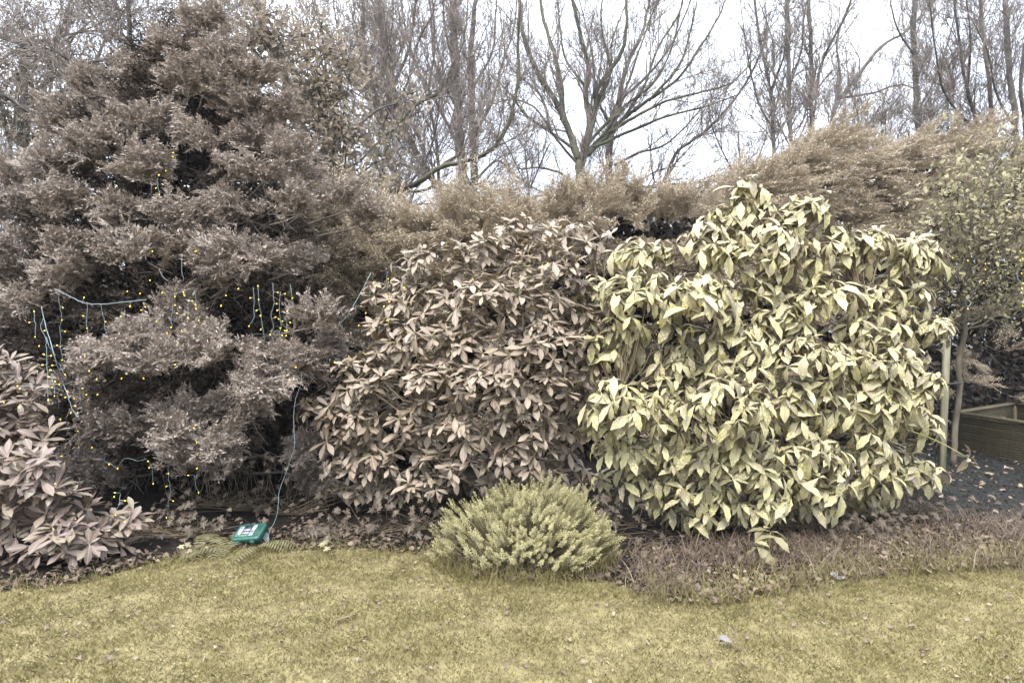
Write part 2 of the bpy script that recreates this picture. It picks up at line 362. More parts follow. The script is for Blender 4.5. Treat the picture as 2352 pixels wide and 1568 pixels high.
# ------------------------------------------------------------------ feathery conifer sprays
def spray(r, L=.22, nsec=14, spread=.55, ter=8, leafl=.022, leafw=.007, curl=.3, lift=.0):
    """one flattened shoot: an axis with alternating side shoots, each carrying scale-leaf tips (thin triangles)"""
    V = []
    def tri(p, d, l, w, nrm):
        s = np.cross(d, nrm); s /= np.linalg.norm(s) + 1e-9
        V.extend([p - s * w * .5, p + s * w * .5, p + d * l])
    up = np.array([0, 0, 1.0])
    for i in range(nsec):
        t = (i + .5) / nsec
        p = np.array([0, L * t, lift * t - curl * L * t * t])
        sl = spread * L * (1 - t) ** .7 * (0.45 + .55 * min(1, t * 4)) * r.uniform(.7, 1.15)
        sgn = 1 if i % 2 else -1
        a = radians(r.uniform(35, 58))
        d = np.array([sgn * sin(a), cos(a), r.normal(0, .22) - curl * t]); d /= np.linalg.norm(d)
        nt_ = max(2, int(ter * (1 - .6 * t)))
        side = np.cross(d, up); side /= np.linalg.norm(side)
        for k in range(nt_):
            q = p + d * sl * (k + .6) / nt_ + np.array([0, 0, -curl * .6 * sl * ((k + .6) / nt_) ** 2])
            sg = 1 if k % 2 else -1
            dd = d + side * sg * .8 + r.normal(0, .25, 3); dd /= np.linalg.norm(dd)
            tri(q, dd, leafl * r.uniform(.7, 1.4), leafw * r.uniform(.8, 1.5), norm(up * .5 + r.normal(0, .8, 3)))
        tri(p, d, sl, leafw * .8, norm(up + r.normal(0, .3, 3)))
    tri(np.zeros(3), np.array([0, 1.0, -curl * .5]), L, leafw, up)
    return np.array(V)
def bough(seed, n=24, L=.30, rad=.16, mode='juniper'):
    r = np.random.default_rng(seed); Vs = []
    for i in range(n):
        t = (i + .3) / n
        if mode == 'juniper':
            S = spray(r, L=r.uniform(.10, .17), nsec=10, ter=6, spread=.65, leafl=.026, leafw=.0125, curl=r.uniform(-.1, .35))
            az = r.uniform(-1.25, 1.25); el = r.uniform(-.35, .75)
            p = np.array([r.normal(0, rad * .5) * (1 - .4 * t), L * t * .8, r.normal(.02, rad * .3)])
        else:
            S = spray(r, L=r.uniform(.2, .34), nsec=16, ter=6, spread=.42, leafl=.03, leafw=.010, curl=r.uniform(.1, .6))
            az = r.uniform(-.9, .9) * (1.1 - .7 * t); el = r.uniform(-.1, .4)
            p = np.array([r.normal(0, rad * .25), L * t * .75, -.25 * L * t * t + r.normal(0, .02)])
        d = np.array([sin(az) * cos(el), cos(az) * cos(el), sin(el)])
        up = norm(np.array([r.normal(0, .5), r.normal(0, .5), 1.0]))
        R, T = frames(p[None], d[None], up[None], 1.0)
        Vs.append(S @ R[0].T + p)
    V = np.concatenate(Vs); n3 = len(V) // 3
    return Base(V, [(3 * i, 3 * i + 1, 3 * i + 2) for i in range(n3)])
JIN = [bough(300 + i, 7, rad=.14) for i in range(3)]
JUN = [bough(100 + i, 18) for i in range(7)]
LEY = [bough(200 + i, 12, L=.6, rad=.16, mode='ley') for i in range(6)]

# ------------------------------------------------------------------ ground
def sheet(name, pts, z, mat, res=None, kind='structure'):
    V = [(p[0], p[1], z) for p in pts]
    me = mesh_np(name, np.array(V), np.arange(len(V)), np.array([len(V)]), mat)
    o = link_mesh(name, me); o['kind'] = kind
    return o
sheet('ground', [(-150, -60), (150, -60), (150, 250), (-150, 250)], 0.0, M['soil'])
EDGE = [(-700, 1400), (-300, 1380), (0, 1352), (120, 1345), (230, 1330), (330, 1300), (420, 1280), (560, 1262), (720, 1258), (900, 1262), (1000, 1275), (1080, 1318), (1180, 1335), (1300, 1330), (1400, 1335),
        (1480, 1362), (1600, 1378), (1700, 1368), (1800, 1345), (1900, 1325), (2050, 1310), (2200, 1300), (2352, 1288), (2600, 1275), (2900, 1270)]
edge_pts = np.array([G(u, v)[:2] for u, v in EDGE])
order = np.argsort(edge_pts[:, 0]); ex, ey = edge_pts[order, 0], edge_pts[order, 1]
def edge_y(x): return np.interp(x, ex, ey)
lawn_poly = [(float(a), float(b)) for a, b in zip(ex, ey)]
lawn_poly = [(-20, -15)] + [(20, -15)] + [(20, float(ey[-1]))] + lawn_poly[::-1] + [(-20, float(ey[0]))]
sheet('lawn', lawn_poly, 0.006, M['lawn'])
sheet('gravel_bed', [G(2150, 1130)[:2], G(2200, 1240)[:2], (4.6, 4.1), (9, 4.3), (9, 12), (5.6, 12), (5.3, 8)], 0.004, M['gravel'])

def grass_blades():
    n = 285000
    y = 1.3 + (5.0 - 1.3) * rng.random(n) ** 0.9
    x = (rng.random(n) * 2 - 1) * (y * .87 + 1.7)
    tuft = np.sin(x * 7.3 + 1.7 * np.sin(y * 5.1)) * np.sin(y * 8.7 + 2 * np.sin(x * 4.3))
    dist = edge_y(x) - y
    keep = dist > rng.normal(0, .05, n) + .10 * np.sin(x * 5 + 2 * np.sin(x * 2.3)) * np.sin(y * 9) * (x > .6) + np.where(x > .6, rng.exponential(.05, n), 0) - .03
    x, y, tuft, dist = x[keep], y[keep], tuft[keep], dist[keep]; n = len(x)
    long_ = np.exp(-np.abs(dist) / .13)
    h = (.011 + .013 * rng.random(n) + .006 * tuft) * (1 + 1.3 * long_ * rng.random(n))
    w = rng.uniform(.0028, .0052, n)
    a = rng.random(n) * 2 * pi; lean = rng.uniform(.2, 1.3, n) * h
    la = rng.random(n) * 2 * pi
    b = np.stack([x, y, np.full(n, .004)], 1); s = np.stack([np.cos(a), np.sin(a), np.zeros(n)], 1) * w[:, None] * .5
    ld = np.stack([np.cos(la), np.sin(la), np.zeros(n)], 1)
    mid = b + ld * (lean * .35)[:, None]; mid[:, 2] += h * .6
    tip = b + ld * lean[:, None]; tip[:, 2] += h
    V = np.stack([b - s, b + s, mid + s * .8, tip], 1).reshape(-1, 3)
    me = mesh_np('grass', V, np.arange(n * 4), np.full(n, 4), M['grass'])
    o = link_mesh('grass', me); tag(o, 'short mossy yellowed grass of the lawn in front of the shrubs', 'grass', kind='stuff')
grass_blades()

def arcs(n, fpos, lmin, lmax, width, flop, mat, name, label=None, cat=None, parent=None, dirbias=None, th=(.9, 1.5)):
    """arching thin blades as ribbons"""
    p = fpos(n); m = len(p); seg = 4
    l = rng.uniform(lmin, lmax, m); a = rng.random(m) * 2 * pi
    d = np.stack([np.cos(a), np.sin(a), np.zeros(m)], 1)
    if dirbias is not None: d = norm(d + np.asarray(dirbias))
    f = rng.uniform(flop * .3, flop * 1.3, m)
    s = norm(np.cross(d, np.array([0, 0, 1.0]))) * (width * rng.uniform(.6, 1.4, m))[:, None] * .5
    rows = []; cur = p.copy(); th0 = rng.uniform(*th, m)
    for i in range(seg + 1):
        wi = 1 - .85 * i / seg
        rows.append(cur - s * wi); rows.append(cur + s * wi)
        tt = th0 - f * (i / seg)
        cur = cur + (d * np.cos(tt)[:, None] + np.array([0, 0, 1.0]) * np.sin(tt)[:, None]) * (l / seg)[:, None]
        cur[:, 2] = np.maximum(cur[:, 2], .008)
    V = np.stack(rows, 1).reshape(-1, 3); k = 2 * (seg + 1)
    base = (np.arange(m) * k)[:, None, None]
    q = np.array([[2 * i, 2 * i + 1, 2 * i + 3, 2 * i + 2] for i in range(seg)])[None]
    me = mesh_np(name, V, (base + q).ravel(), np.full(m * seg, 4), mat)
    o = link_mesh(name, me, parent); tag(o, label, cat, kind='stuff'); return o
def edge_strip(x0, x1, back, front):
    def f(n):
        x = rng.uniform(x0, x1, n); return np.stack([x, edge_y(x) + rng.uniform(-front, back, n), np.full(n, .004)], 1)
    return f
arcs(2800, edge_strip(-4.2, 4.8, .14, .22), .04, .11, .0035, 1.4, M['grass'], 'long_grass', 'long unmown grass along the edge of the lawn', 'grass')
def lawn_tufts(n):
    c = np.stack([rng.uniform(-4.5, 4.5, 260), rng.uniform(1.6, 4.5, 260)], 1); i = rng.integers(0, 260, n)
    x = c[i, 0] + rng.normal(0, .07, n); y = c[i, 1] + rng.normal(0, .05, n); k = edge_y(x) - y > .02
    return np.stack([x[k], y[k], np.full(k.sum(), .004)], 1)
arcs(9000, lawn_tufts, .025, .075, .003, 1.5, M['grass'], 'grass_tufts', 'scattered longer tufts standing out of the short lawn', 'grass', th=(.5, 1.4))
def hebe_skirt(n):
    a = rng.uniform(pi * .9, 2.1 * pi, n); r = rng.uniform(.85, 1.12, n)
    return np.stack([.08 + .58 * r * np.cos(a), 4.12 + .42 * r * np.sin(a), np.full(n, .004)], 1)
arcs(900, hebe_skirt, .08, .2, .004, 1.3, M['grass'], 'tall_grass', 'tall pale grass growing round the foot of the dwarf yellow shrub', 'grass')
def bed_right(n):
    c = np.stack([rng.uniform(.8, 4.6, 130), rng.uniform(-.08, .95, 130)], 1); i = rng.integers(0, 130, n)
    x = c[i, 0] + rng.normal(0, .1, n); return np.stack([x, edge_y(x) + c[i, 1] + rng.normal(0, .07, n), rng.uniform(.0, .05, n)], 1)
arcs(7500, bed_right, .05, .27, .0045, 2.0, M['straw'], 'dry_grass', 'tangled brown dry grass on the bed in front of the spotted shrub', 'dry grass', dirbias=(.25, -.3, 0), th=(.25, 1.15))

def bed_green(n):
    x = rng.uniform(.8, 4.9, n); return np.stack([x, edge_y(x) + rng.exponential(.24, n) - .12, rng.uniform(0, .03, n)], 1)
arcs(6500, bed_green, .04, .13, .004, 1.6, M['grass'], 'creeping_grass', 'yellow-green grass creeping from the lawn into the brown bed', 'grass')
def scatter_leaves(n, fpos, smin, smax, mat, name, label, cat, bases=LIT, tilt=.6):
    p = fpos(n); m = len(p)
    a = rng.random(m) * 2 * pi
    d = np.stack([np.cos(a), np.sin(a), rng.normal(0, .25, m)], 1)
    up = norm(np.stack([rng.normal(0, tilt, m), rng.normal(0, tilt, m), np.ones(m)], 1))
    R, T = frames(p, d, up, rng.uniform(smin, smax, m))
    o = joined(name, bases, rng.integers(0, len(bases), m), R, T, mat, kind='stuff'); tag(o, label, cat)
    return o
def bed_all(n):
    x = rng.uniform(-4.5, 6.0, n); d = rng.exponential(.30, n) - .06
    return np.stack([x, edge_y(x) + np.minimum(d, 3.5), rng.uniform(.008, .03, n)], 1)
scatter_leaves(3400, bed_all, .02, .06, M['litter_shade'], 'leaf_litter', 'brown and tan dead leaves covering the soil of the bed', 'leaf litter')
def right_litter(n):
    x = rng.uniform(.9, 4.6, n); d = rng.uniform(-.12, .75, n)
    return np.stack([x, edge_y(x) + d, rng.uniform(.01, .05, n)], 1)
scatter_leaves(2400, right_litter, .018, .05, M['litter'], 'bramble_litter', 'small pinkish dead leaves caught in the dry grass', 'leaf litter')
def lawn_bits(n):
    y = rng.uniform(2.0, 4.6, n); x = rng.uniform(-1, 1, n) * y * .9
    k = (edge_y(x) - y > .0); x, y = x[k], y[k]
    return np.stack([x, y, np.full(len(x), .022)], 1)
scatter_leaves(700, lawn_bits, .012, .032, M['litter'], 'lawn_litter', 'scraps of brown dead leaf lying in the lawn', 'leaf litter')
def clover(n):
    c = lawn_bits(110); i = rng.integers(0, len(c), n)
    p = c[i] + np.stack([rng.normal(0, .09, n), rng.normal(0, .06, n), rng.uniform(-.010, .004, n)], 1); return p
scatter_leaves(5500, clover, .007, .014, M['clover'], 'clover', 'patches of tiny clover and moss leaves in the lawn', 'clover', bases=SML, tilt=.5)
# gravel chips
def chips(n):
    a, b = G(2150, 1120), G(2360, 1300)
    x = rng.uniform(3.1, 7.2, n); y = rng.uniform(4.25, 9.5, n)
    k = (x > 3.35 + (y - 4.3) * .5) & (x < y * .95 + 1)
    return np.stack([x[k], y[k], np.full(k.sum(), .008)], 1)
CH = Base([(-.5, -.4, 0), (.5, -.3, 0), (.4, .5, 0), (-.4, .4, 0), (-.2, -.1, .5), (.3, .1, .4)], [(0, 1, 5, 4), (1, 2, 5), (2, 3, 4, 5), (3, 0, 4)])
scatter_leaves(9000, chips, .012, .035, M['pebble'], 'gravel', 'dark slate chippings on the ground beside the timber planter', 'gravel', bases=[CH], tilt=.3)
scatter_leaves(700, chips, .03, .07, M['litter'], 'fallen_leaves', 'pale fallen leaves lying on the dark chippings', 'leaf litter')

# ------------------------------------------------------------------ clump machinery for shrubs
def ellip_points(clumps, depth_fn, density, front=.75, zmin=.05, thick=.9, up_bias=.25):
    """points with outward normals over lumps (u, v, ru, rv) set at their own distance"""
    Ps, Ns = [], []
    for (u, v, ru, rv) in clumps:
        Y = depth_fn(u, v) + rng.uniform(-.16, .2)
        c = P(u, v, Y); rx, rz = ru / F * Y, rv / F * Y; ry = thick * (rx + rz) / 2
        n = max(3, int(density * (rx * rz) * pi * 2))
        d = norm(rng.normal(0, 1, (n, 3)))
        flip = rng.random(n) < front
        d[:, 1] = np.where(flip, -np.abs(d[:, 1]), d[:, 1])
        up = rng.random(n) < up_bias
        d[:, 2] = np.where(up, np.abs(d[:, 2]), d[:, 2])
        sh = rng.uniform(.72, 1.05, n)[:, None]
        p = c + d * np.array([rx, ry, rz]) * sh
        Ps.append(p); Ns.append(norm(d / np.array([rx, ry, rz])))
    p = np.concatenate(Ps); nn = np.concatenate(Ns)
    k = p[:, 2] > zmin
    return p[k], nn[k]
def rosettes(p, shoot, bases, nleaf, size, el_mean, el_sd, jit=.25, up_w=.4):
    """leaves in whorls at the shoot tips -> arrays R, T, which"""
    pos, dr, up = [], [], []
    sc = []
    for i in range(len(p)):
        n = rng.integers(nleaf[0], nleaf[1] + 1)
        s = norm(shoot[i]); a = norm(np.cross(s, [0.3, .2, 1.0])); b = np.cross(s, a)
        ph = rng.random() * 2 * pi; rs = rng.uniform(.78, 1.15)
        for k in range(n):
            az = ph + k * 2.4 + rng.normal(0, jit)
            e = rng.normal(el_mean + .5 * (k / n - .4), el_sd)
            rad = a * cos(az) + b * sin(az)
            d = rad * cos(e) + s * sin(e)
            nn = norm(s * cos(e) - rad * sin(e) + np.array([0, 0, up_w]) + rng.normal(0, .15, 3))
            pos.append(p[i] + s * rng.uniform(-.03, .03)); dr.append(d); up.append(nn)
            sc.append(rs * rng.uniform(*size) * (1 - .3 * (k / n > .7)))
    R, T = frames(np.array(pos), np.array(dr), np.array(up), np.array(sc))
    return R, T, rng.integers(0, len(bases), len(T)), np.array(sc)
def foliage(bases, R, T, which, sc, mat, parent, n_single=300, cell=16, part='leaf'):
    """the 300 leaves that show largest become parts, the rest one part of kind stuff"""
    cen = T + R[:, :, 1] * .45
    u = CU + cen[:, 0] / cen[:, 1] * F; v = CV - (cen[:, 2] - EYE) / cen[:, 1] * F
    inside = (u > 0) & (u < 2352) & (v > 0) & (v < 1568)
    key = (np.floor(u / cell) * 10000 + np.floor(v / cell)).astype(int)
    o = np.argsort(cen[:, 1]); first = {}
    for i in o:
        if inside[i] and key[i] not in first: first[key[i]] = i
    win = np.array(list(first.values()), dtype=int)
    face = np.abs(np.einsum('ij,ij->i', norm(R[win, :, 2]), norm(cen[win] - np.array([0, 0, EYE]))))
    area = (sc[win] / cen[win, 1]) ** 2 * (.25 + face)
    win = win[np.argsort(-area)][:n_single]
    mes = [b.mesh(part, mat) for b in bases]
    for i in win: place(part, mes[which[i]], R[i], T[i], parent)
    rest = np.ones(len(T), bool); rest[win] = False
    joined('foliage', bases, which[rest], R[rest], T[rest], mat, parent, kind='stuff')
def stems_to(points, roots, mat, parent, name='stem', every=1, r0=.014, r1=.003, sag=.15, n_main=14):
    """main stems as parts, thin shoots as one stuff part"""
    t_thin = Tubes(); idx = np.arange(0, len(points), every)
    mains = []
    for k in range(n_main):
        q = points[rng.integers(0, len(points))]; ro = roots[k % len(roots)] + rng.normal(0, .05, 3) * [1, 1, 0]
        mid = ro * .5 + q * .5 + np.array([0, .12, .1]); path = smooth_path([ro, mid, ro * .15 + q * .85 + np.array([0, .1, 0]), q], 4, .012)
        t = Tubes(); t.add(path, np.linspace(r0, r0 * .4, len(path)), 6); t.build(name, mat, parent); mains.append(path)
    allm = np.concatenate(mains)
    for i in idx:
        q = points[i]; dd = np.linalg.norm(allm - q, axis=1) + .6 * np.maximum(0, allm[:, 2] - q[2] + .05)
        b = allm[np.argmin(dd)]
        mid = .5 * (b + q) - np.array([0, -.02, sag * np.linalg.norm(q - b)])
        t_thin.add(np.array([b, mid, q]), [r1 * 1.6, r1 * 1.2, r1], 4, False)
    t_thin.build('twigs', mat, parent, kind='stuff')

# ------------------------------------------------------------------ bare trees
def wander_branch(tb, p, d, L, r, lvl, maxl, up=.15, kids=(5, 8), thin=.55, sides=(5, 4, 3), ang=(.4, .9), gnarl=.13):
    nseg = 4 if lvl < maxl else 2; pts = [p]; dd = d.copy()
    for i in range(nseg):
        dd = norm(dd + rng.normal(0, gnarl, 3) + np.array([0, 0, up * .3])); pts.append(pts[-1] + dd * L / nseg)
    pts = np.array(pts); rr = np.linspace(r, r * .35, nseg + 1)
    tb.add(pts, rr, sides[min(lvl, len(sides) - 1)], False)
    if lvl >= maxl: return
    for k in range(rng.integers(kids[0], kids[1] + 1)):
        t = rng.uniform(.2, 1.0); i = min(nseg - 1, int(t * nseg)); f = t * nseg - i
        q = pts[i] * (1 - f) + pts[i + 1] * f; ax = norm(pts[i + 1] - pts[i])
        pr = norm(np.cross(ax, rng.normal(0, 1, 3))); a = rng.uniform(*ang)
        nd = norm(ax * cos(a) + pr * sin(a) + np.array([0, 0, up]))
        wander_branch(tb, q, nd, L * rng.uniform(.4, .7) * (1.1 - .4 * t), max(r * thin * (1 - .4 * t), .0045), lvl + 1, maxl, up, kids, thin, sides, ang, gnarl)
def bare_tree(name, label, Y, limbs, mat, group='bare trees beyond the hedge', twig=1.5, density=1.0, twig_r=.019, up=.2, levels=2, droop=False, fwd=1.2):
    """limbs: list of (radius0, radius1, [(u,v[,dY])...]); the first one is the trunk"""
    base = None; paths = []
    for li, (r0, r1, pts) in enumerate(limbs):
        r0, r1 = r0 * .68, r1 * .68; q = []
        dy = 0 if li == 0 else rng.uniform(-fwd, fwd)
        for i, pt in enumerate(pts):
            q.append(P(pt[0] + (rng.normal(0, 1.5) if li and i else 0), pt[1], Y + (pt[2] if len(pt) > 2 else dy * (i / max(1, len(pts) - 1)))))
        if li == 0:
            foot = q[0].copy(); foot[2] = 0.0; q = [foot] + q if q[0][2] > .3 else q
            base = foot
        paths.append((r0, r1, smooth_path(q, 5, r0 * .13)))
    root = empty(name, base, label, 'tree', group)
    tw = Tubes()
    for li, (r0, r1, path) in enumerate(paths):
        t = Tubes(); rad = np.linspace(r0, r1, len(path)) * (1 + rng.normal(0, .05, len(path)))
        t.add(path, rad, 10 if r0 > .06 else 7); t.build('trunk' if li == 0 else 'branch', mat, root)
        seg = np.linalg.norm(np.diff(path, axis=0), axis=1); total = seg.sum()
        n = int(total * 2.7 * density)
        for k in range(n):
            t_ = rng.uniform(.12 if li else .35, 1.0); i = min(len(path) - 2, int(t_ * (len(path) - 1)))
            if path[i][2] < 1.8 + (0 if li else .6): continue
            ax = norm(path[i + 1] - path[i]); pr = norm(np.cross(ax, rng.normal(0, 1, 3))); a = rng.uniform(.3, .8)
            nd = norm(ax * cos(a) + pr * sin(a) + np.array([0, 0, up * 1.6 if not droop else -.1]))
            wander_branch(tw, path[i] + (path[i+1] - path[i]) * rng.random(), nd, twig * rng.uniform(.5, 1.5) * (1.15 - .5 * t_), min(rad[i] * .5, twig_r * rng.uniform(.6, 1.5)), 0, levels, up if not droop else -.12,
                          (6, 9), .6, (4, 3, 2), (.35, .9), .2)
    tw.build('twigs', M['twig'], root, kind='stuff')
    return root
bare_tree('bare_tree', 'tall bare tree with a forked mossy trunk above the middle of the hedge', 14.0, [
    (.21, .17, [(1330, 800), (1325, 600), (1328, 450), (1332, 370)]),
    (.13, .05, [(1331, 375), (1300, 290), (1275, 235), (1235, 160), (1195, 60), (1185, -80)]),
    (.10, .04, [(1292, 275), (1292, 200), (1272, 120), (1245, 30), (1230, -80)]),
    (.12, .05, [(1334, 372), (1352, 290), (1342, 220), (1348, 150), (1325, 50), (1300, -80)]),
    (.10, .04, [(1342, 350), (1362, 270), (1375, 200), (1425, 120), (1442, 40), (1435, -80)]),
    (.08, .025, [(1345, 360), (1390, 315), (1430, 275), (1490, 232), (1560, 180), (1600, 120), (1650, 40), (1680, -40)]),
    (.06, .02, [(1400, 305), (1455, 270), (1530, 232), (1600, 215), (1680, 190), (1738, 130)]),
    (.05, .02, [(1325, 430), (1290, 400), (1240, 385), (1200, 388), (1160, 372)]),
    (.06, .02, [(1322, 345), (1265, 305), (1210, 265), (1165, 210), (1120, 170)]),
    (.06, .02, [(1370, 240), (1400, 150), (1380, 60), (1385, -60)]),
    (.05, .02, [(1430, 275), (1480, 200), (1510, 110), (1560, 30), (1580, -60)]),
    (.05, .018, [(1490, 232), (1560, 150), (1590, 60), (1610, -50)]),
    (.05, .018, [(1265, 305), (1240, 220), (1170, 150), (1150, 60)]),
    (.05, .018, [(1345, 200), (1300, 130), (1285, 40), (1270, -60)]),
    (.07, .018, [(1338, 360), (1400, 290), (1440, 200), (1475, 100), (1520, -20)]),
    (.06, .018, [(1350, 330), (1420, 255), (1500, 190), (1545, 100), (1570, 0)]),
    (.06, .018, [(1360, 340), (1450, 300), (1540, 265), (1620, 245), (1700, 215)]),
    (.05, .016, [(1330, 380), (1280, 320), (1230, 250), (1180, 230), (1130, 240)]),
    (.05, .016, [(1365, 250), (1400, 180), (1410, 90), (1450, -20)]),
    (.05, .016, [(1300, 290), (1255, 200), (1215, 120), (1215, 20)]),
], M['moss_bark'], density=.85, twig=1.35)
bare_tree('bare_tree', 'bare tree just right of the forked one, low limbs reaching right over the hedge', 16.0, [
    (.19, .12, [(1402, 800), (1400, 460), (1400, 340), (1418, 245)]),
    (.10, .04, [(1418, 245), (1440, 150), (1480, 60), (1500, -80)]),
    (.08, .025, [(1402, 420), (1470, 430), (1540, 425), (1620, 418), (1700, 400)]),
    (.09, .03, [(1405, 470), (1500, 450), (1530, 400), (1560, 345), (1620, 300), (1690, 228), (1735, 150), (1760, 90)]),
    (.06, .02, [(1410, 380), (1470, 350), (1530, 330), (1600, 260), (1650, 200)]),
    (.06, .02, [(1405, 300), (1370, 220), (1360, 120), (1330, 0)]),
    (.06, .02, [(1425, 230), (1490, 170), (1550, 90), (1600, -30)]),
], M['bark'], density=1.2)
bare_tree('bare_tree', 'tall bare tree with two parallel straight trunks left of the forked one', 16.5, [
    (.26, .13, [(1075, 800), (1068, 460), (1060, 350), (1050, 250), (1045, 130), (1040, 0), (1040, -90)]),
    (.17, .08, [(1078, 500), (1086, 400), (1086, 300), (1085, 180), (1082, 80), (1110, -90)]),
    (.07, .02, [(1060, 350), (1010, 250), (960, 160), (930, 60), (920, -60)]),
    (.07, .02, [(1086, 320), (1130, 230), (1150, 150), (1180, 60), (1190, -60)]),
    (.06, .02, [(1050, 250), (1000, 150), (990, 50), (980, -60)]),
    (.06, .02, [(1086, 200), (1130, 120), (1140, 20), (1150, -60)]),
    (.06, .02, [(1045, 160), (1020, 60), (1010, -60)]),
    (.06, .02, [(1070, 420), (1130, 440), (1200, 455), (1280, 440)]),
    (.06, .02, [(1088, 420), (1140, 370), (1180, 400), (1240, 440)]),
], M['bark'], density=1.3)
bare_tree('bare_tree', 'leaning bare tree whose trunk rises to the upper left behind the big juniper', 13.5, [
    (.16, .06, [(1050, 800), (1030, 500), (990, 410), (935, 310), (900, 200), (880, 100), (865, -60)]),
    (.06, .02, [(935, 310), (880, 240), (820, 180), (780, 90), (760, -40)]),
    (.06, .02, [(900, 200), (940, 120), (950, 20), (960, -60)]),
    (.06, .02, [(990, 410), (930, 380), (860, 350), (790, 290)]),
    (.06, .02, [(1010, 450), (1000, 330), (985, 220), (1000, 100), (990, -40)]),
], M['bark'], density=1.8)
bare_tree('bare_tree', 'low bare tree with long curved limbs arching to the right above the hedge', 10.5, [
    (.10, .075, [(800, 640), (860, 480), (890, 440)]),
    (.075, .03, [(888, 442), (940, 430), (975, 410), (1010, 385), (1075, 368), (1128, 342), (1165, 285), (1190, 190), (1188, 90), (1190, 10)]),
    (.05, .02, [(868, 470), (890, 330), (950, 245), (1005, 215), (1040, 150), (1065, 90), (1075, 0)]),
    (.045, .018, [(905, 435), (960, 440), (1010, 425), (1050, 430), (1110, 435), (1180, 440)]),
    (.05, .018, [(850, 500), (820, 420), (860, 380), (870, 300), (850, 200), (800, 120)]),
    (.04, .015, [(1010, 385), (1060, 350), (1080, 300), (1120, 250)]),
    (.04, .015, [(845, 500), (900, 500), (960, 470), (1020, 470)]),
], M['moss_bark'], density=2.4, twig=1.0, twig_r=.010)
bare_tree('bare_tree', 'slim bare tree, first of the straight stems right of the gap of open sky', 15.0, [
    (.075, .04, [(1782, 800), (1778, 420), (1776, 300), (1768, 200), (1745, 90), (1722, -80)]),
    (.04, .015, [(1776, 300), (1740, 230), (1715, 130), (1700, 0)]),
    (.04, .015, [(1770, 210), (1800, 120), (1800, 0)])], M['bark'], density=1.15, twig=1.2)
bare_tree('bare_tree', 'straight dark bare tree between the slim stem and the arching one', 14.0, [
    (.085, .055, [(1832, 800), (1822, 420), (1815, 300), (1812, 180), (1810, 0), (1808, -90)]),
    (.04, .015, [(1815, 280), (1780, 180), (1775, 90), (1740, 0)]),
    (.04, .015, [(1812, 200), (1840, 120), (1850, 20), (1870, -60)])], M['bark'], density=1.15, twig=1.2)
bare_tree('bare_tree', 'bare tree with one long arm arching to the upper right beside the straight ones', 15.0, [
    (.11, .06, [(1878, 800), (1868, 420), (1865, 260), (1862, 120), (1850, -80)]),
    (.10, .03, [(1872, 450), (1905, 350), (1918, 250), (1960, 185), (2020, 110), (2060, 85), (2095, 62), (2150, 0)]),
    (.06, .02, [(1868, 230), (1890, 130), (1940, 40), (1970, -50)]),
    (.05, .02, [(1915, 270), (1930, 180), (1925, 90), (1960, -20)]),
    (.05, .018, [(1930, 225), (2000, 215), (2070, 195), (2110, 210)]),
    (.05, .018, [(1905, 340), (1970, 300), (2040, 250), (2080, 200)])], M['bark'], density=1.15, twig=1.4)
bare_tree('bare_tree', 'lone straight pale trunk in the gap of sky at the right', 12.5, [
    (.10, .07, [(2108, 800), (2108, 450), (2110, 300), (2102, 180), (2098, 70), (2106, -80)]),
    (.035, .012, [(2106, 260), (2150, 180), (2185, 60), (2200, -40)]),
    (.035, .012, [(2100, 130), (2060, 60), (2040, -30)])], M['birch'], density=1.15, twig=1.4, twig_r=.010)
bare_tree('bare_tree', 'bare tree with several thin pale stems near the right edge of the view', 11.5, [
    (.08, .04, [(2285, 800), (2288, 400), (2278, 250), (2262, 100), (2245, -70)]),
    (.06, .025, [(2280, 500), (2250, 310), (2222, 200), (2200, 80), (2185, -60)]),
    (.04, .015, [(2250, 310), (2170, 220), (2150, 120), (2130, -40)]),
    (.035, .012, [(2222, 200), (2230, 100), (2215, -40)])], M['birch'], density=1.15, twig=1.2, twig_r=.010)
bare_tree('bare_tree', 'thick pale bare tree at the right edge of the view', 11.0, [
    (.10, .06, [(2345, 800), (2338, 400), (2330, 250), (2315, 120), (2308, -70)]),
    (.06, .03, [(2342, 450), (2356, 300), (2345, 200), (2360, 60), (2370, -60)]),
    (.035, .012, [(2335, 300), (2290, 220), (2270, 120), (2230, 40)])], M['birch'], density=1.15, twig=1.2, twig_r=.010)
bare_tree('bare_tree', 'twiggy tangled tree between the juniper and the twin straight trunks', 11.5, [
    (.08, .04, [(930, 800), (930, 500), (900, 380), (870, 250), (840, 120), (830, -60)]),
    (.04, .012, [(900, 380), (840, 320), (780, 300), (700, 250)]),
    (.04, .012, [(920, 450), (970, 380), (1000, 300), (1010, 200)]),
    (.04, .012, [(880, 280), (930, 200), (960, 100), (1000, 20)]),
    (.04, .012, [(870, 250), (800, 180), (740, 80), (720, -40)]),
    (.04, .012, [(860, 200), (890, 120), (900, 20), (890, -50)])], M['bark'], density=2.4, twig=1.3, twig_r=.010)
bare_tree('bare_tree', 'dark leaning tree whose bare trunk crosses the sky above the juniper', 9.5, [
    (.10, .075, [(780, 700), (700, 330), (640, 140), (598, 50), (570, -60)]),
    (.035, .012, [(640, 140), (690, 100), (720, 30), (700, -50)]),
    (.035, .012, [(620, 100), (560, 60), (480, 40), (420, -20)]),
    (.03, .012, [(660, 200), (620, 160), (540, 150)])], M['bark'], density=2.0, twig=.9, twig_r=.009)
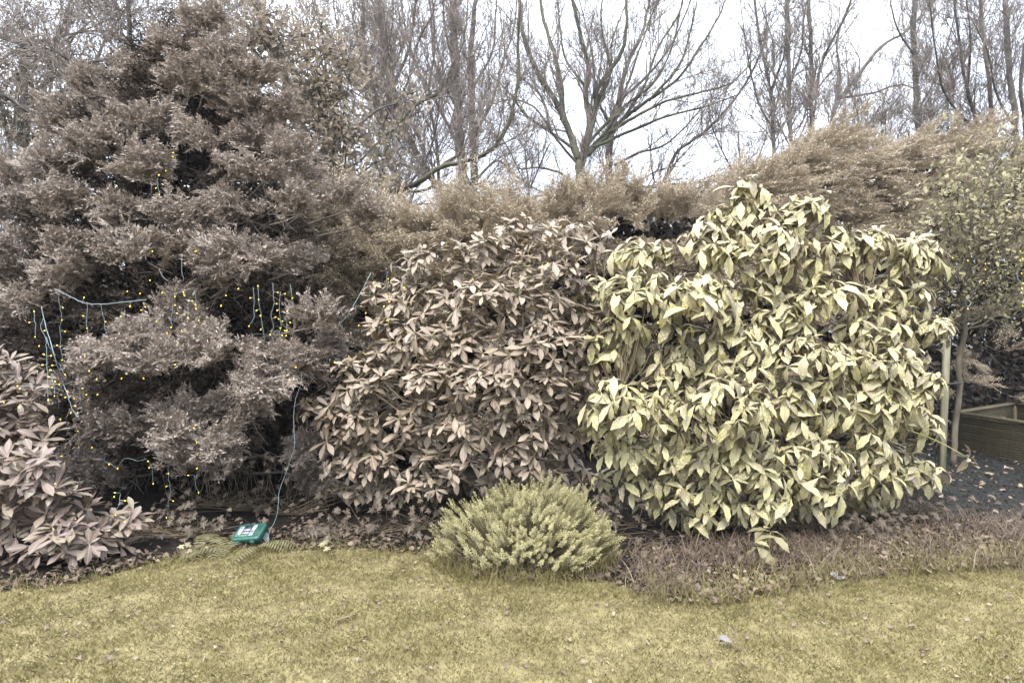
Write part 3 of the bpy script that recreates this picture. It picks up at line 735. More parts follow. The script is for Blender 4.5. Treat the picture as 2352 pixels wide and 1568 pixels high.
bare_tree('bare_tree', 'dark bough-heavy tree in the top left corner behind the juniper', 10.0, [
    (.10, .05, [(250, 800), (235, 400), (150, 170), (60, 108), (-30, 70)]),
    (.06, .02, [(230, 520), (120, 500), (50, 455), (0, 430), (-60, 420)]),
    (.05, .02, [(200, 300), (220, 150), (260, 60), (330, -30)]),
    (.05, .02, [(220, 380), (80, 270), (-20, 200)]),
    (.04, .015, [(180, 150), (300, 120), (420, 60), (560, 10)]),
    (.05, .02, [(110, 150), (150, 40), (170, -60)])], M['bark'], density=2.2, twig=1.1, twig_r=.010)
bare_tree('bare_tree', 'twiggy bare tree with drooping pale shoots directly behind the juniper', 8.2, [
    (.07, .04, [(330, 800), (320, 350), (300, 150), (290, -60)]),
    (.03, .01, [(310, 280), (230, 200), (130, 120), (40, 100)]),
    (.03, .01, [(305, 200), (380, 100), (470, 30), (560, -20)]),
    (.03, .01, [(312, 300), (200, 280), (90, 330), (10, 400)]),
    (.03, .01, [(300, 150), (220, 60), (150, -30)])], M['bark'], density=3.2, twig=.9, twig_r=.006, droop=True)
# smaller bare saplings filling the band right behind the hedge at the right
for (u, Yt, hgt, lb) in ((1700, 13, 300, 'small bare sapling at the foot of the open gap of sky'), (1975, 12, 250, 'dense twiggy sapling just right of the arching tree'),
                         (2030, 12.5, 300, 'dark twiggy sapling left of the lone pale trunk'), (2180, 12, 220, 'low bare sapling right of the lone pale trunk'), (1210, 12, 330, 'low tangled sapling between the two largest bare trees')):
    bare_tree('bare_tree', lb, Yt, [(.04, .02, [(u, 800), (u + 5, 480), (u - 5, hgt)]), (.025, .01, [(u, 430), (u - 50, 330), (u - 70, hgt - 20)]), (.025, .01, [(u, 450), (u + 50, 340), (u + 60, hgt)])],
              M['bark'], group='bare saplings behind the hedge', density=1.8, twig=1.2, twig_r=.010)

# leafy trees behind at the upper left
def leafy_tree(label, Y, u0, clumps, n, size, mat, trunk_top=300):
    root = empty('leafy_tree', P(u0, CV, Y) * [1, 1, 0], label, 'tree', 'leafy trees behind the juniper')
    t = Tubes(); path = smooth_path([P(u0, CV + EYE / Y * F, Y), P(u0 + 15, 600, Y), P(u0 - 10, 400, Y), P(u0, trunk_top, Y)], 5, .02)
    t.add(path, np.linspace(.12, .03, len(path)), 8); t.build('trunk', M['bark'], root)
    tw = Tubes()
    Ts = []
    for (u, v, ru, rv) in clumps:
        c = P(u, v, Y); rx, rz = ru / F * Y, rv / F * Y
        i = int(rng.integers(len(path) // 3, len(path)))
        tw.add(smooth_path([path[i], .5 * (path[i] + c) + [0, 0, .1], c], 3, .02), [.03, .026, .022, .02, .016, .012, .008], 5, False)
        m = max(10, int(n * rx * rz * pi))
        q = rng.normal(0, .85, (m, 3)) * [rx, max(rx, rz), rz] + c; Ts.append(q)
        for k in range(10):
            e = c + rng.normal(0, .6, 3) * [rx, rx, rz]; tw.add(np.array([c, .5 * (c + e) + rng.normal(0, .04, 3), e]), [.01, .007, .004], 3, False)
    tw.build('branches', M['bark'], root, kind='stuff')
    T = np.concatenate(Ts); m = len(T)
    R, T = frames(T, rng.normal(0, 1, (m, 3)) + [0, 0, -.5], rng.normal(0, 1, (m, 3)) + [0, -.3, .8], rng.uniform(*size, m))
    joined('crown', SML, rng.integers(0, 3, m), R, T, mat, root, kind='stuff')
cl = [(640 + rng.normal(0, 60), 60 + rng.uniform(-40, 90), 45, 35) for _ in range(10)] + [(740 + rng.normal(0, 50), 230 + rng.uniform(-120, 130), 45, 35) for _ in range(22)] + \
     [(800 + rng.normal(0, 35), 370 + rng.uniform(-70, 80), 40, 35) for _ in range(12)] + [(900, 300, 40, 30), (930, 220, 30, 30)]
leafy_tree('tree with drooping tan leaves behind the right shoulder of the juniper', 8.8, 760, cl, 620, (.06, .12), M['treeleaf'])
cl = [(rng.uniform(-40, 420), rng.uniform(-30, 200), 50, 45) for _ in range(26)] + [(rng.uniform(-60, 150), rng.uniform(150, 560), 50, 45) for _ in range(34)]
leafy_tree('dense small-leaved tree filling the top left corner of the view', 10.5, 60, cl, 420, (.045, .085), M['treeleaf'], 100)

# ------------------------------------------------------------------ conifer hedge
def hedge(name, label, cols, n_bough, seed_side):
    """cols: (u, v_top, Y_front); the hedge is 1.2 m deep, boughs on top and on the front"""
    us = np.array([c[0] for c in cols]); vt = np.array([c[1] for c in cols]); Yf = np.array([c[2] for c in cols])
    um = us.mean(); Ym = float(np.interp(um, us, Yf))
    root = empty(name, (float((um - CU) / F * Ym), Ym + .6, 0), label, 'hedge')
    pos, dr, up, sc = [], [], [], []
    n_tot = n_bough * 5
    for k in range(n_tot):
        u = rng.uniform(us[0], us[-1]); Y = float(np.interp(u, us, Yf)); v = float(np.interp(u, us, vt)) + 22
        ztop = EYE - (v - CV) / F * Y; x = (u - CU) / F * Y
        r = rng.random()
        if r < .42:                                   # crest: plumes rising and leaning
            back = rng.uniform(0, .9)
            z = ztop - .18 * rng.random() - .12 * back
            pos.append((x, Y + back, z)); dr.append((rng.normal(seed_side, .5), rng.normal(-.35, .35), rng.uniform(.3, 1.3)))
        elif r < .72:
            z = ztop - rng.uniform(.1, 1.6)
            pos.append((x, Y - rng.uniform(0, .12), z)); dr.append((rng.normal(seed_side, .5), rng.uniform(-1.2, -.5), rng.uniform(0, .6)))
        else:                                         # front face
            z = rng.uniform(.25, max(.5, ztop - .3))
            pos.append((x, Y + rng.uniform(-.06, .12), z)); dr.append((rng.normal(seed_side * .7, .6), rng.uniform(-1.1, -.5), rng.normal(.1, .3)))
        up.append((rng.normal(0, .4), rng.normal(0, .3), 1)); sc.append(rng.uniform(.7, 1.15) * (1.25 if r < .15 else 1))
    R, T = frames(np.array(pos), np.array(dr, float), np.array(up, float), np.array(sc))
    which = rng.integers(0, len(LEY), len(T))
    mes = [b.mesh('bough', M['hedge'], False) for b in LEY]
    u = CU + T[:, 0] / T[:, 1] * F; vis = np.argsort(T[:, 1] - 2.5 * (T[:, 2] > 1.9))[:]
    vis = [i for i in vis if -60 < u[i] < 2420][:n_bough]
    for i in vis: place('bough', mes[which[i]], R[i], T[i], root)
    rest = np.ones(len(T), bool); rest[list(vis)] = False
    # the rest is cheaper: a third of it, joined
    idx = np.where(rest)[0]; keep = np.zeros(len(T), bool); keep[idx[rng.random(len(idx)) < .34]] = True
    joined('foliage', LEY, which[keep], R[keep], T[keep], M['hedge'], root, kind='stuff', smooth=False)
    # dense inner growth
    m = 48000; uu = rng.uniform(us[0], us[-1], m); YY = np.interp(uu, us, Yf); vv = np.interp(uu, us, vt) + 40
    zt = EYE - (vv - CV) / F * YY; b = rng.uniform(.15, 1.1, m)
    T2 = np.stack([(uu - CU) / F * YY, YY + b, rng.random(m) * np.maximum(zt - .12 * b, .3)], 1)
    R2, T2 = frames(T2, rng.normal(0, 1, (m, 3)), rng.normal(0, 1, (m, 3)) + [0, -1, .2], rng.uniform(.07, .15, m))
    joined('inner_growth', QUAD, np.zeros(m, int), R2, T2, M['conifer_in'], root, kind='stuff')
    for k in range(max(3, int((us[-1] - us[0]) / 140))):
        u_ = us[0] + (us[-1] - us[0]) * (k + .5) / max(3, int((us[-1] - us[0]) / 140)); Y_ = float(np.interp(u_, us, Yf)) + .6
        zt_ = EYE - (float(np.interp(u_, us, vt)) + 60 - CV) / F * Y_; x_ = (u_ - CU) / F * Y_
        t = Tubes(); pth = smooth_path([(x_, Y_, 0), (x_ + rng.normal(0, .05), Y_, zt_ * .5), (x_ + rng.normal(0, .08), Y_, zt_)], 4)
        t.add(pth, np.linspace(.06, .02, len(pth)), 7); t.build('trunk', M['bark'], root)
    return root
hedge('conifer_hedge', 'clipped feathery conifer hedge behind the brown-leaved shrub in the middle', [(640, 480, 7.0), (800, 505, 7.0), (900, 515, 7.1), (980, 520, 7.1), (1080, 485, 7.2), (1200, 478, 7.3), (1290, 480, 7.4), (1370, 432, 7.5), (1460, 452, 7.6), (1560, 460, 7.7), (1640, 440, 7.8)], 280, -.15)
hedge('conifer_hedge', 'dark low conifer hedge hidden in the shade behind the juniper', [(-500, 640, 8.9), (0, 620, 8.7), (400, 600, 8.5), (700, 560, 8.3)], 90, 0)
hedge('conifer_hedge', 'taller wind-swept conifer hedge behind the spotted shrub and the timber planter', [(1600, 460, 8.2), (1690, 400, 8.3), (1760, 390, 8.4), (1840, 330, 8.6), (1895, 285, 8.7), (1950, 340, 8.8), (2030, 345, 9.0), (2130, 300, 9.2), (2230, 315, 9.4), (2350, 345, 9.6), (2600, 350, 9.8), (2900, 350, 9.9)], 300, .75)

# ------------------------------------------------------------------ the big juniper
JC = [(20,740,50,36),(70,705,50,30),(-40,760,50,40),(-30,500,60,60),(-40,600,60,60),(-30,680,60,40),(20,420,40,50),(480,75,60,42),(400,130,62,45),(520,150,72,48),(330,180,62,48),(450,205,85,52),(590,200,62,48),(205,205,52,42),(262,270,75,52),(345,305,95,55),(540,262,85,48),(645,268,62,48),
(150,290,45,55),(230,350,85,55),(330,395,75,52),(485,330,65,38),(600,340,75,52),(680,360,52,48),(115,400,55,48),(590,405,62,36),(700,420,52,38),(60,480,52,48),(160,480,65,48),(280,500,75,42),(415,505,85,38),
(560,492,95,42),(680,480,55,38),(790,472,62,36),(840,502,42,30),(55,580,62,50),(180,572,75,42),(320,590,85,36),(450,560,52,30),(25,640,50,38),(560,600,105,46),(690,600,58,34),(510,640,66,34),
(150,640,60,30),(720,742,40,36),(300,800,105,42),(420,785,115,48),(250,840,75,36),(375,840,85,33),(490,812,58,28),(640,832,75,38),(760,800,62,42),(700,850,55,32),(590,900,52,34),
(440,960,100,46),(560,950,66,38),(400,1010,55,38),(500,1022,58,38),(170,900,62,46),(140,960,52,36),(200,985,58,38),(290,1000,52,46),(180,1080,55,36),(230,1092,46,30),(460,1062,72,34),(530,1052,46,34),
(710,1040,50,40),(735,1095,36,26),(420,700,30,20)]
def jun_y(u, v):
    z = EYE - (v - CV) / F * 5.8
    R = np.interp(z, [0, 1, 2, 3, 4, 5], [1.9, 2.1, 2.0, 1.55, .95, .2]); dx = (u - 450) / F * 5.8
    return 6.9 - R * math.sqrt(max(.08, 1 - (dx / (R * 1.12)) ** 2)) * .92
jroot = empty('juniper', P(450, CV, 6.9) * [1, 1, 0], 'huge feathery juniper hung with lights, left of the brown-leaved shrub', 'tree')
t = Tubes(); pth = smooth_path([P(450, 784 + 299, 6.9), P(440, 900, 6.9), P(455, 500, 6.9), P(470, 200, 6.9), P(478, 80, 6.9)], 6, .01)
t.add(pth, np.linspace(.14, .03, len(pth)), 9); t.build('trunk', M['bark'], jroot)
jp, jd = [], []
for (u, v, ru, rv) in JC:
    Y = jun_y(u, v) + rng.uniform(-.32, .30); c = P(u, v, Y); rx, rz = ru / F * Y * .90, rv / F * Y * .78
    n = max(5, int(round(rx * rz * 190)))
    for k in range(n):
        d = norm(rng.normal(0, 1, 3)); d[1] = -abs(d[1]) * .8 - .2; d[2] = d[2] * .75 + .32
        q = c + d * [rx, .7 * (rx + rz) / 2, rz] * rng.uniform(.33, .74)
        jp.append(q); jd.append(norm(d * [1.0, .9, .6] + [rng.normal((u - 450) / 900, .35), 0, rng.uniform(0, .45)]))
jp = np.array(jp); jd = np.array(jd); nb = len(jp)
R, T = frames(jp - jd * .10, jd, np.stack([rng.normal(0, .35, nb), rng.normal(-.2, .3, nb), np.ones(nb)], 1), rng.uniform(.8, 1.12, nb))
wh = rng.integers(0, len(JUN), nb); mes = [b.mesh('bough', M['conifer'], False) for b in JUN]
pk = rng.permutation(nb)
for i in pk[:300]: place('bough', mes[wh[i]], R[i], T[i], jroot)
if nb > 300: joined('foliage', JUN, wh[pk[300:]], R[pk[300:]], T[pk[300:]], M['conifer'], jroot, kind='stuff', smooth=False)
print('juniper boughs', nb)
# limbs, dead inner growth, and inner boughs coloured dark to shade the hollows
tw = Tubes()
for (u, v, ru, rv) in JC:
    c = P(u, v, jun_y(u, v)) + [0, .12, -.03]; zt = np.clip(c[2] - .25, .1, 4.6); i = int(np.argmin(np.abs(pth[:, 2] - zt)))
    a = pth[i]; b = smooth_path([a, .55 * a + .45 * c + [0, 0, -.06], c], 4, .012)
    tw.add(b, np.linspace(.028, .008, len(b)), 5, False)
    for k in range(14):
        s = b[rng.integers(2, len(b))]; e = s + rng.normal(0, .16, 3) + [0, -.05, -.05]
        tw.add(np.array([s, .5 * (s + e) + rng.normal(0, .02, 3), e]), [.005, .004, .002], 3, False)
tw.build('limbs', M['twig'], jroot, kind='stuff')
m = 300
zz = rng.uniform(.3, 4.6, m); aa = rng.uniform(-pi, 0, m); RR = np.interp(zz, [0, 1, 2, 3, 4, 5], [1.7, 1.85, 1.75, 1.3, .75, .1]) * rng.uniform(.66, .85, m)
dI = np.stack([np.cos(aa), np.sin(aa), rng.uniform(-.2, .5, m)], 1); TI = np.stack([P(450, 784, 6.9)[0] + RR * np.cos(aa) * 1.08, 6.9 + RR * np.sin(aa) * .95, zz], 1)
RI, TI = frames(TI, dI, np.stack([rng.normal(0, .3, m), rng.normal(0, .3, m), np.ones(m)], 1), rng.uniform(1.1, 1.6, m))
joined('inner_boughs', JIN, rng.integers(0, 3, m), RI, TI, M['conifer_shade'], jroot, kind='stuff', smooth=False)
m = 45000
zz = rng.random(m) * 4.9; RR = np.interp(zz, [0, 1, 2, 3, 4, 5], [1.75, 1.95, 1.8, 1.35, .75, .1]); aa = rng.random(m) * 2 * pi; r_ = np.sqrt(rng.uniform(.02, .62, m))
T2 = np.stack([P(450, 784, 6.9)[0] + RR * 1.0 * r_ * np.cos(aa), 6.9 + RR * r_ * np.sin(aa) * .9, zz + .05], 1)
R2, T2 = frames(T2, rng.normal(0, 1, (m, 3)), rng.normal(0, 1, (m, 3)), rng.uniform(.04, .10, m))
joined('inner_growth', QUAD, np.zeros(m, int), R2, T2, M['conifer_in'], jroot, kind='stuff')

# ------------------------------------------------------------------ rhododendron in the middle
RC = [(735,930,40,26),(742,1130,34,28),(790,1000,52,34),(980,1120,60,26),(1240,1110,50,30),(1230,540,90,38),(1340,550,60,36),(1130,580,85,46),(1010,598,80,42),(1250,620,90,55),(940,640,50,40),(905,690,70,46),(1000,700,90,58),(1120,690,90,58),(1240,710,90,58),(1340,700,60,60),(890,780,66,55),
(1000,790,90,60),(1130,790,90,60),(1250,800,80,60),(1330,820,55,55),(825,860,56,46),(900,880,80,50),(1010,880,90,50),(1130,880,90,50),(1250,890,80,50),(1320,920,50,50),(770,935,56,36),(850,960,80,48),
(960,970,90,50),(1080,980,90,50),(1200,980,80,50),(1290,1000,55,50),(820,1050,80,46),(930,1050,90,46),(1050,1060,80,36),(1190,1050,72,46),(1290,1090,60,40),(765,1130,38,34),(810,1150,42,34),(885,1125,44,34),(1125,1100,30,34)]
def rho_y(u, v):
    return 6.1 - 1.35 * math.sqrt(max(.05, 1 - ((u - 1100) / 430) ** 2 * .8 - ((v - 860) / 420) ** 2 * .8))
rroot = empty('rhododendron', (-.3, 5.7, 0), 'large brown-leaved rhododendron between the juniper and the spotted shrub', 'shrub')
p, nn = ellip_points(RC, rho_y, 76, front=.85, zmin=.1, thick=.8)
shoot = norm(nn * [.7, .8, .5] + [0, 0, .75])
R, T, wh, sc = rosettes(p, shoot, RHO, (6, 9), (.10, .155), .12, .22, .3, .5)
print('rhodo leaves', len(T))
foliage(RHO, R, T, wh, sc, M['rhodo'], rroot)
roots = [np.array([x, y, 0.]) for x, y in ((-.5, 5.7), (-.2, 5.8), (.2, 5.7), (-.9, 5.7), (.0, 5.5))]
stems_to(p - shoot * .03, roots, M['stem'], rroot, every=2, r0=.022, r1=.0035, n_main=18)
bd = Tubes()
for i in range(0, len(p), 3):
    bd.add(np.array([p[i] - shoot[i] * .09, p[i], p[i] + shoot[i] * .012, p[i] + shoot[i] * .035]), [.0035, .004, .006, .001], 5)
bd.build('buds', M['ystem'], rroot, kind='stuff')

# ------------------------------------------------------------------ spotted aucuba
AC = [(1790,520,62,42),(1665,515,60,42),(1530,1180,40,26),(1680,1185,45,22),(1720,440,38,38),(2145,600,22,40),(2160,755,24,30),(1328,700,22,28),(1345,960,25,30),(2135,965,30,26),(2130,1085,26,24),(1360,790,22,26),(1390,1110,30,30),(2060,1190,30,20),(1715,485,62,50),(1850,490,62,45),(1625,565,75,50),(1480,598,85,50),(1745,575,95,65),(1880,575,90,55),(2020,572,88,50),(2095,590,50,55),(1370,690,52,60),(1465,690,88,75),(1600,700,95,75),(1760,700,105,75),(1920,700,105,75),
(2050,690,80,75),(2110,760,50,55),(1430,795,75,60),(1570,830,90,60),(1700,800,95,65),(1850,830,95,60),(2000,830,95,75),(2090,870,50,75),(1410,930,72,62),(1520,925,85,72),(1680,930,105,72),(1830,925,95,72),(1975,935,95,75),
(2080,970,55,60),(1440,1035,76,52),(1560,1050,95,72),(1700,1060,105,70),(1850,1060,95,72),(1985,1060,85,62),(2085,1080,50,40),(1490,1115,62,38),(1620,1145,85,44),(1750,1150,80,38),(1880,1120,80,42),(2000,1130,60,30)]
def auc_y(u, v):
    return 5.55 - 1.2 * math.sqrt(max(.06, 1 - ((u - 1740) / 440) ** 2 * .85 - ((v - 880) / 440) ** 2 * .75))
aroot = empty('spotted_laurel', (2.2, 5.2, 0), 'large yellow-spotted laurel with drooping leaves at the right of the bed', 'shrub')
p, nn = ellip_points(AC, auc_y, 100, front=.85, zmin=.14, thick=.8)
shoot = norm(nn * [.8, .9, .5] + [0, 0, .9])
R, T, wh, sc = rosettes(p, shoot, AUC, (5, 8), (.095, .205), -.38, .38, .35, .45)
print('aucuba leaves', len(T))
foliage(AUC, R, T, wh, sc, M['aucuba'], aroot, cell=20)
roots = [np.array([x, y, 0.]) for x, y in ((2.0, 5.2), (2.4, 5.3), (1.6, 5.2), (2.8, 5.2), (2.1, 5.0))]
stems_to(p - shoot * .04, roots, M['stem'], aroot, every=2, r0=.018, r1=.0035, n_main=20)
# the lone sprig reaching out over the chippings
def sprig(root, a, b, nleaf, size, bases, mat, el=.0):
    t = Tubes(); pa = smooth_path([a, .5 * (np.array(a) + b) + [0, 0, .02], b], 4); t.add(pa, np.linspace(.005, .003, len(pa)), 5); t.build('stem', M['ystem'], root)
    d = norm(pa[-1] - pa[-2]) + [0, 0, .6]
    R_, T_, w_, s_ = rosettes(np.array([b]), np.array([d]), bases, nleaf, size, el, .2, .2)
    for i in range(len(T_)): place('leaf', bases[w_[i]].mesh('leaf', mat), R_[i], T_[i], root)
sprig(aroot, P(2080, 985, 4.75), P(2222, 1050, 4.75), (5, 6), (.10, .15), AUC, M['aucuba'], -.1)
sprig(aroot, P(1990, 1120, 4.6), P(2160, 1075, 4.7), (5, 6), (.12, .16), AUC, M['aucuba'], -.1)
seed = empty('laurel_seedling', G(1760, 1290), 'young yellow-leaved laurel seedling standing in front of the spotted shrub', 'plant')
b0 = G(1765, 1290); top = P(1770, 1222, b0[1])
sprig(seed, b0, top, (6, 7), (.14, .19), AUC, M['yleaf'], .0)
sprig(seed, b0 + [0, 0, .05], P(1735, 1250, b0[1] - .03), (5, 6), (.13, .17), AUC, M['yleaf'], .05)
seed2 = empty('rhododendron_seedling', G(1230, 1215), 'upright small-leaved sapling rising behind the dwarf yellow shrub', 'plant')
for (a, b) in (((1228, 1190), (1225, 1110)), ((1250, 1180), (1262, 1090)), ((1255, 1150), (1290, 1095))):
    sprig(seed2, P(*a, 4.7), P(*b, 4.7), (6, 7), (.08, .12), RHO, M['rhodo'], .2)

# ------------------------------------------------------------------ left shrub, close by
LC = [(15,850,45,40),(65,880,40,34),(40,930,60,50),(20,1000,55,50),(95,1010,45,40),(60,1080,66,48),(25,1150,55,46),(120,1150,60,40),(205,1195,60,38),(285,1205,46,34),(60,1215,75,46),(150,1235,76,46),
(235,1255,70,40),(310,1270,36,26),(50,1285,60,36),(140,1295,66,26),(235,1298,44,22),(-60,1000,80,100),(-60,1150,80,120),(-150,1000,90,200)]
def lef_y(u, v):
    return float(np.interp(v, [730, 950, 1150, 1300], [4.75, 4.45, 4.15, 4.05])) + max(0, (u - 150) / 1000)
lroot = empty('azalea_shrub', (-3.6, 4.5, 0), 'broad-leaved shrub with pinkish brown whorls at the left edge', 'shrub')
p, nn = ellip_points(LC, lef_y, 80, front=.85, zmin=.06, thick=.8)
shoot = norm(nn * [.8, 1.0, .5] + [0, 0, .7])
R, T, wh, sc = rosettes(p, shoot, RH2, (7, 11), (.105, .17), .2, .25, .3, .5)
foliage(RH2, R, T, wh, sc, M['rhodo2'], lroot)
stems_to(p - shoot * .03, [np.array([-3.5, 4.6, 0]), np.array([-3.3, 4.4, 0]), np.array([-3.9, 4.6, 0])], M['stem'], lroot, every=2, r0=.008, n_main=14)

# ------------------------------------------------------------------ dwarf yellow shrub
def hebe_sprig(seed):
    r = np.random.default_rng(seed); V = []; Fc = []
    H = .085
    for i in range(26):
        t = i / 26; az = i * 2.4 + r.normal(0, .2); z = H * (.12 + .88 * t)
        e = .15 + 1.0 * t ** 2; l = .026 * (1 - .35 * t) * r.uniform(.85, 1.15)
        d = np.array([cos(az) * cos(e), sin(az) * cos(e), sin(e)]); s = norm(np.cross(d, [0, 0, 1.0])) * .0045
        b = np.array([0, 0, z]); n0 = len(V)
        V += [b, b + d * l * .5 + s, b + d * l, b + d * l * .5 - s]; Fc.append((n0, n0 + 1, n0 + 2, n0 + 3))
    for k in range(3):
        a = k * 2.1; n0 = len(V); V += [np.array([.002 * cos(a), .002 * sin(a), -.10]), np.array([.002 * cos(a + 2), .002 * sin(a + 2), -.10]), np.array([0, 0, H])]; Fc.append((n0, n0 + 1, n0 + 2))
    V = np.array(V)[:, [0, 2, 1]]       # axis along y
    return Base(V, Fc)
HEB = [hebe_sprig(i) for i in range(5)]
hc = np.array([.08, 4.12, .02]); hroot = empty('dwarf_shrub', (hc[0], hc[1], 0), 'low dome of dense yellow-green sprigs standing at the lawn edge in the middle', 'shrub')
m = 2300; d = norm(rng.normal(0, 1, (m, 3))); d[:, 2] = np.abs(d[:, 2]) * 1.0; d = norm(d)
lump = 1 + .13 * np.sin(d[:, 0] * 9 + 1) * np.sin(d[:, 2] * 8 + d[:, 1] * 5) + .045 * rng.normal(0, 1, m)
lobe = rng.random(m)[:, None]; lc = np.where(lobe < .55, [[.13, .02, 0]], np.where(lobe < .85, [[-.24, -.03, 0]], [[.34, -.08, 0]])); lr = np.where(lobe < .55, [[.43, .42, .47]], np.where(lobe < .85, [[.36, .36, .37]], [[.27, .3, .30]]))
T = hc + lc + d * lr * lump[:, None] * rng.uniform(.86, 1.04, m)[:, None]
T = T[(T[:, 2] > .085 + .03 * np.sin(T[:, 0] * 14)) & (np.sin(T[:, 0] * 21 + 2) * np.sin(T[:, 2] * 19 + T[:, 1] * 12) > -.62)]; d = norm(T - hc); m = len(T)
R, T = frames(T, d * [.8, .8, .3] + [0, 0, .62] + rng.normal(0, .15, (m, 3)), rng.normal(0, 1, (m, 3)), rng.uniform(.65, .98, m))
wh = rng.integers(0, 5, m); mes = [b.mesh('sprig', M['hebe'], False) for b in HEB]
o = np.argsort(T[:, 1])
for i in o[:300]: place('sprig', mes[wh[i]], R[i], T[i], hroot)
joined('foliage', HEB, wh[o[300:]], R[o[300:]], T[o[300:]], M['hebe'], hroot, kind='stuff', smooth=False)
tw = Tubes()
for i in range(0, m, 2):
    ro = hc + rng.normal(0, .10, 3) * [1, .8, 0]; ro[2] = 0; q = T[i]
    tw.add(np.array([ro, .5 * (ro + q) + [0, 0, -.05], q]), [.004, .0028, .0018], 3, False)
tw.build('twigs', M['stem'], hroot, kind='stuff')

# ------------------------------------------------------------------ ivy
def ivy(label, spots, n, tilt=.5, size=(.05, .09)):
    c = G(*spots[0][:2]); root = empty('ivy', (c[0], c[1], 0), label, 'ivy', 'ivy trailing under the shrubs')
    mes = [b.mesh('leaf', M['ivy']) for b in IVY]
    tv = Tubes()
    for (u, v, ru, h) in spots:
        g = G(u, v)
        for k in range(n):
            x = g[0] + rng.normal(0, ru); y = g[1] + rng.normal(.05, .14); z = rng.uniform(.02, h)
            d = np.array([[rng.normal(0, .7), -.6, rng.normal(-.3, .4)]]); up = np.array([[rng.normal(0, .4), -.8, rng.uniform(.3, 1.2)]])
            R_, T_ = frames(np.array([[x, y, z]]), d, up, rng.uniform(*size)); place('leaf', mes[0], R_[0], T_[0], root)
            tv.add(np.array([[x, y, z], [x + rng.normal(0, .05), y + .06, z * .4], [g[0] + rng.normal(0, .1), g[1] + .1, 0]]), [.0015, .002, .0025], 3, False)
    tv.build('stems', M['stem'], root, kind='stuff')
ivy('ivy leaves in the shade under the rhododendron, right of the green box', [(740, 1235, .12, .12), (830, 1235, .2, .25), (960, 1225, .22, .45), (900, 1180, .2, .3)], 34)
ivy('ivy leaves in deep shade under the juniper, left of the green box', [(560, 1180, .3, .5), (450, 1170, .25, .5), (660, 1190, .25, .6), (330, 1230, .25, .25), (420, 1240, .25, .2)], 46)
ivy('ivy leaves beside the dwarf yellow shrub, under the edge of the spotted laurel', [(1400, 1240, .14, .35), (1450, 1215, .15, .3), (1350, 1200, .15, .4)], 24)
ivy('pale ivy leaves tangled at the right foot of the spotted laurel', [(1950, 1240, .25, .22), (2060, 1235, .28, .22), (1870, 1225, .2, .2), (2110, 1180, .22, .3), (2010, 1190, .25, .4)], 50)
for (u, v, n, lb) in ((745, 1262, 9, 'bright ivy seedling at the lawn edge below the rhododendron'), (455, 1278, 7, 'pale ivy seedling at the lawn edge left of the green box')):
    g = G(u, v); root = empty('ivy_seedling', g, lb, 'plant')
    me = IVY[0].mesh('leaf', M['yleaf'])
    for k in range(n):
        R_, T_ = frames(np.array([[g[0] + rng.normal(0, .05), g[1] + rng.normal(0, .04), rng.uniform(.03, .09)]]), np.array([[rng.normal(0, 1), -.5, .1]]), np.array([[rng.normal(0, .3), -.6, 1]]), rng.uniform(.05, .08)); place('leaf', me, R_[0], T_[0], root)

# ------------------------------------------------------------------ fern beside the box
g = G(470, 1268); froot = empty('fern', g, 'small yellowing fern growing at the lawn edge beside the green box', 'fern')
for k in range(13):
    a = rng.uniform(-2.9, .3) if k % 3 else rng.uniform(.3, 2.9); L_ = rng.uniform(.22, .36); st = g + [rng.normal(.08, .16), rng.normal(.03, .05), 0]
    V, Fc = [], []; n = 15; pts = []
    for i in range(n + 1):
        t = i / n; r_ = L_ * t; z = .02 + L_ * (.75 * t - .85 * t * t)
        pts.append(np.array([cos(a) * r_ * .95, sin(a) * r_ * .95, z]))
    for i in range(1, n):
        p0 = pts[i]; ax = norm(pts[i + 1] - pts[i - 1]); s = norm(np.cross(ax, [0, 0, 1.0])); l = .07 * math.sin(pi * (.12 + .86 * i / n)) 
        for sg in (-1, 1):
            e = p0 + s * sg * l + ax * l * .35 - [0, 0, l * .25]; m_ = .5 * (p0 + e); w = ax * .007; n0 = len(V)
            V += [p0 - w * .6, m_ - w, e, m_ + w, p0 + w * .6]; Fc.append(tuple(range(n0, n0 + 5)))
    b = Base(np.array(V), Fc); me = b.mesh('frond', M['fern'], False); place('frond', me, np.eye(3), st, froot)

# ------------------------------------------------------------------ box shaped helpers
def rounded_slab(w, d, h, r, z0=0, taper=0.0, seg=5):
    """rounded rectangle extruded with a small top chamfer"""
    rings = []
    for (zz, ins) in ((z0, 0), (z0 + h * .75, taper * .6), (z0 + h * .93, taper * .7 + .004), (z0 + h, taper + .012)):
        ring = []
        for (cx, cy, a0) in ((1, 1, 0), (-1, 1, pi / 2), (-1, -1, pi), (1, -1, 3 * pi / 2)):
            for k in range(seg + 1):
                a = a0 + k / seg * pi / 2; rr = r
                ring.append((cx * (w / 2 - r - ins) + rr * cos(a), cy * (d / 2 - r - ins) + rr * sin(a), zz))
        rings.append(ring)
    n = len(rings[0]); V = [v for rg in rings for v in rg]; Fc = []
    for i in range(len(rings) - 1):
        for j in range(n): Fc.append((i * n + j, i * n + (j + 1) % n, (i + 1) * n + (j + 1) % n, (i + 1) * n + j))
    Fc.append(tuple(range(n))[::-1]); Fc.append(tuple(range((len(rings) - 1) * n, len(rings) * n)))
    return Base(np.array(V), Fc)
def plate(x0, y0, x1, y1, z, t=.0012):
    V = [(x0, y0, z), (x1, y0, z), (x1, y1, z), (x0, y1, z), (x0, y0, z - t), (x1, y0, z - t), (x1, y1, z - t), (x0, y1, z - t)]
    return Base(V, [(0, 1, 2, 3), (4, 7, 6, 5), (0, 4, 5, 1), (1, 5, 6, 2), (2, 6, 7, 3), (3, 7, 4, 0)])
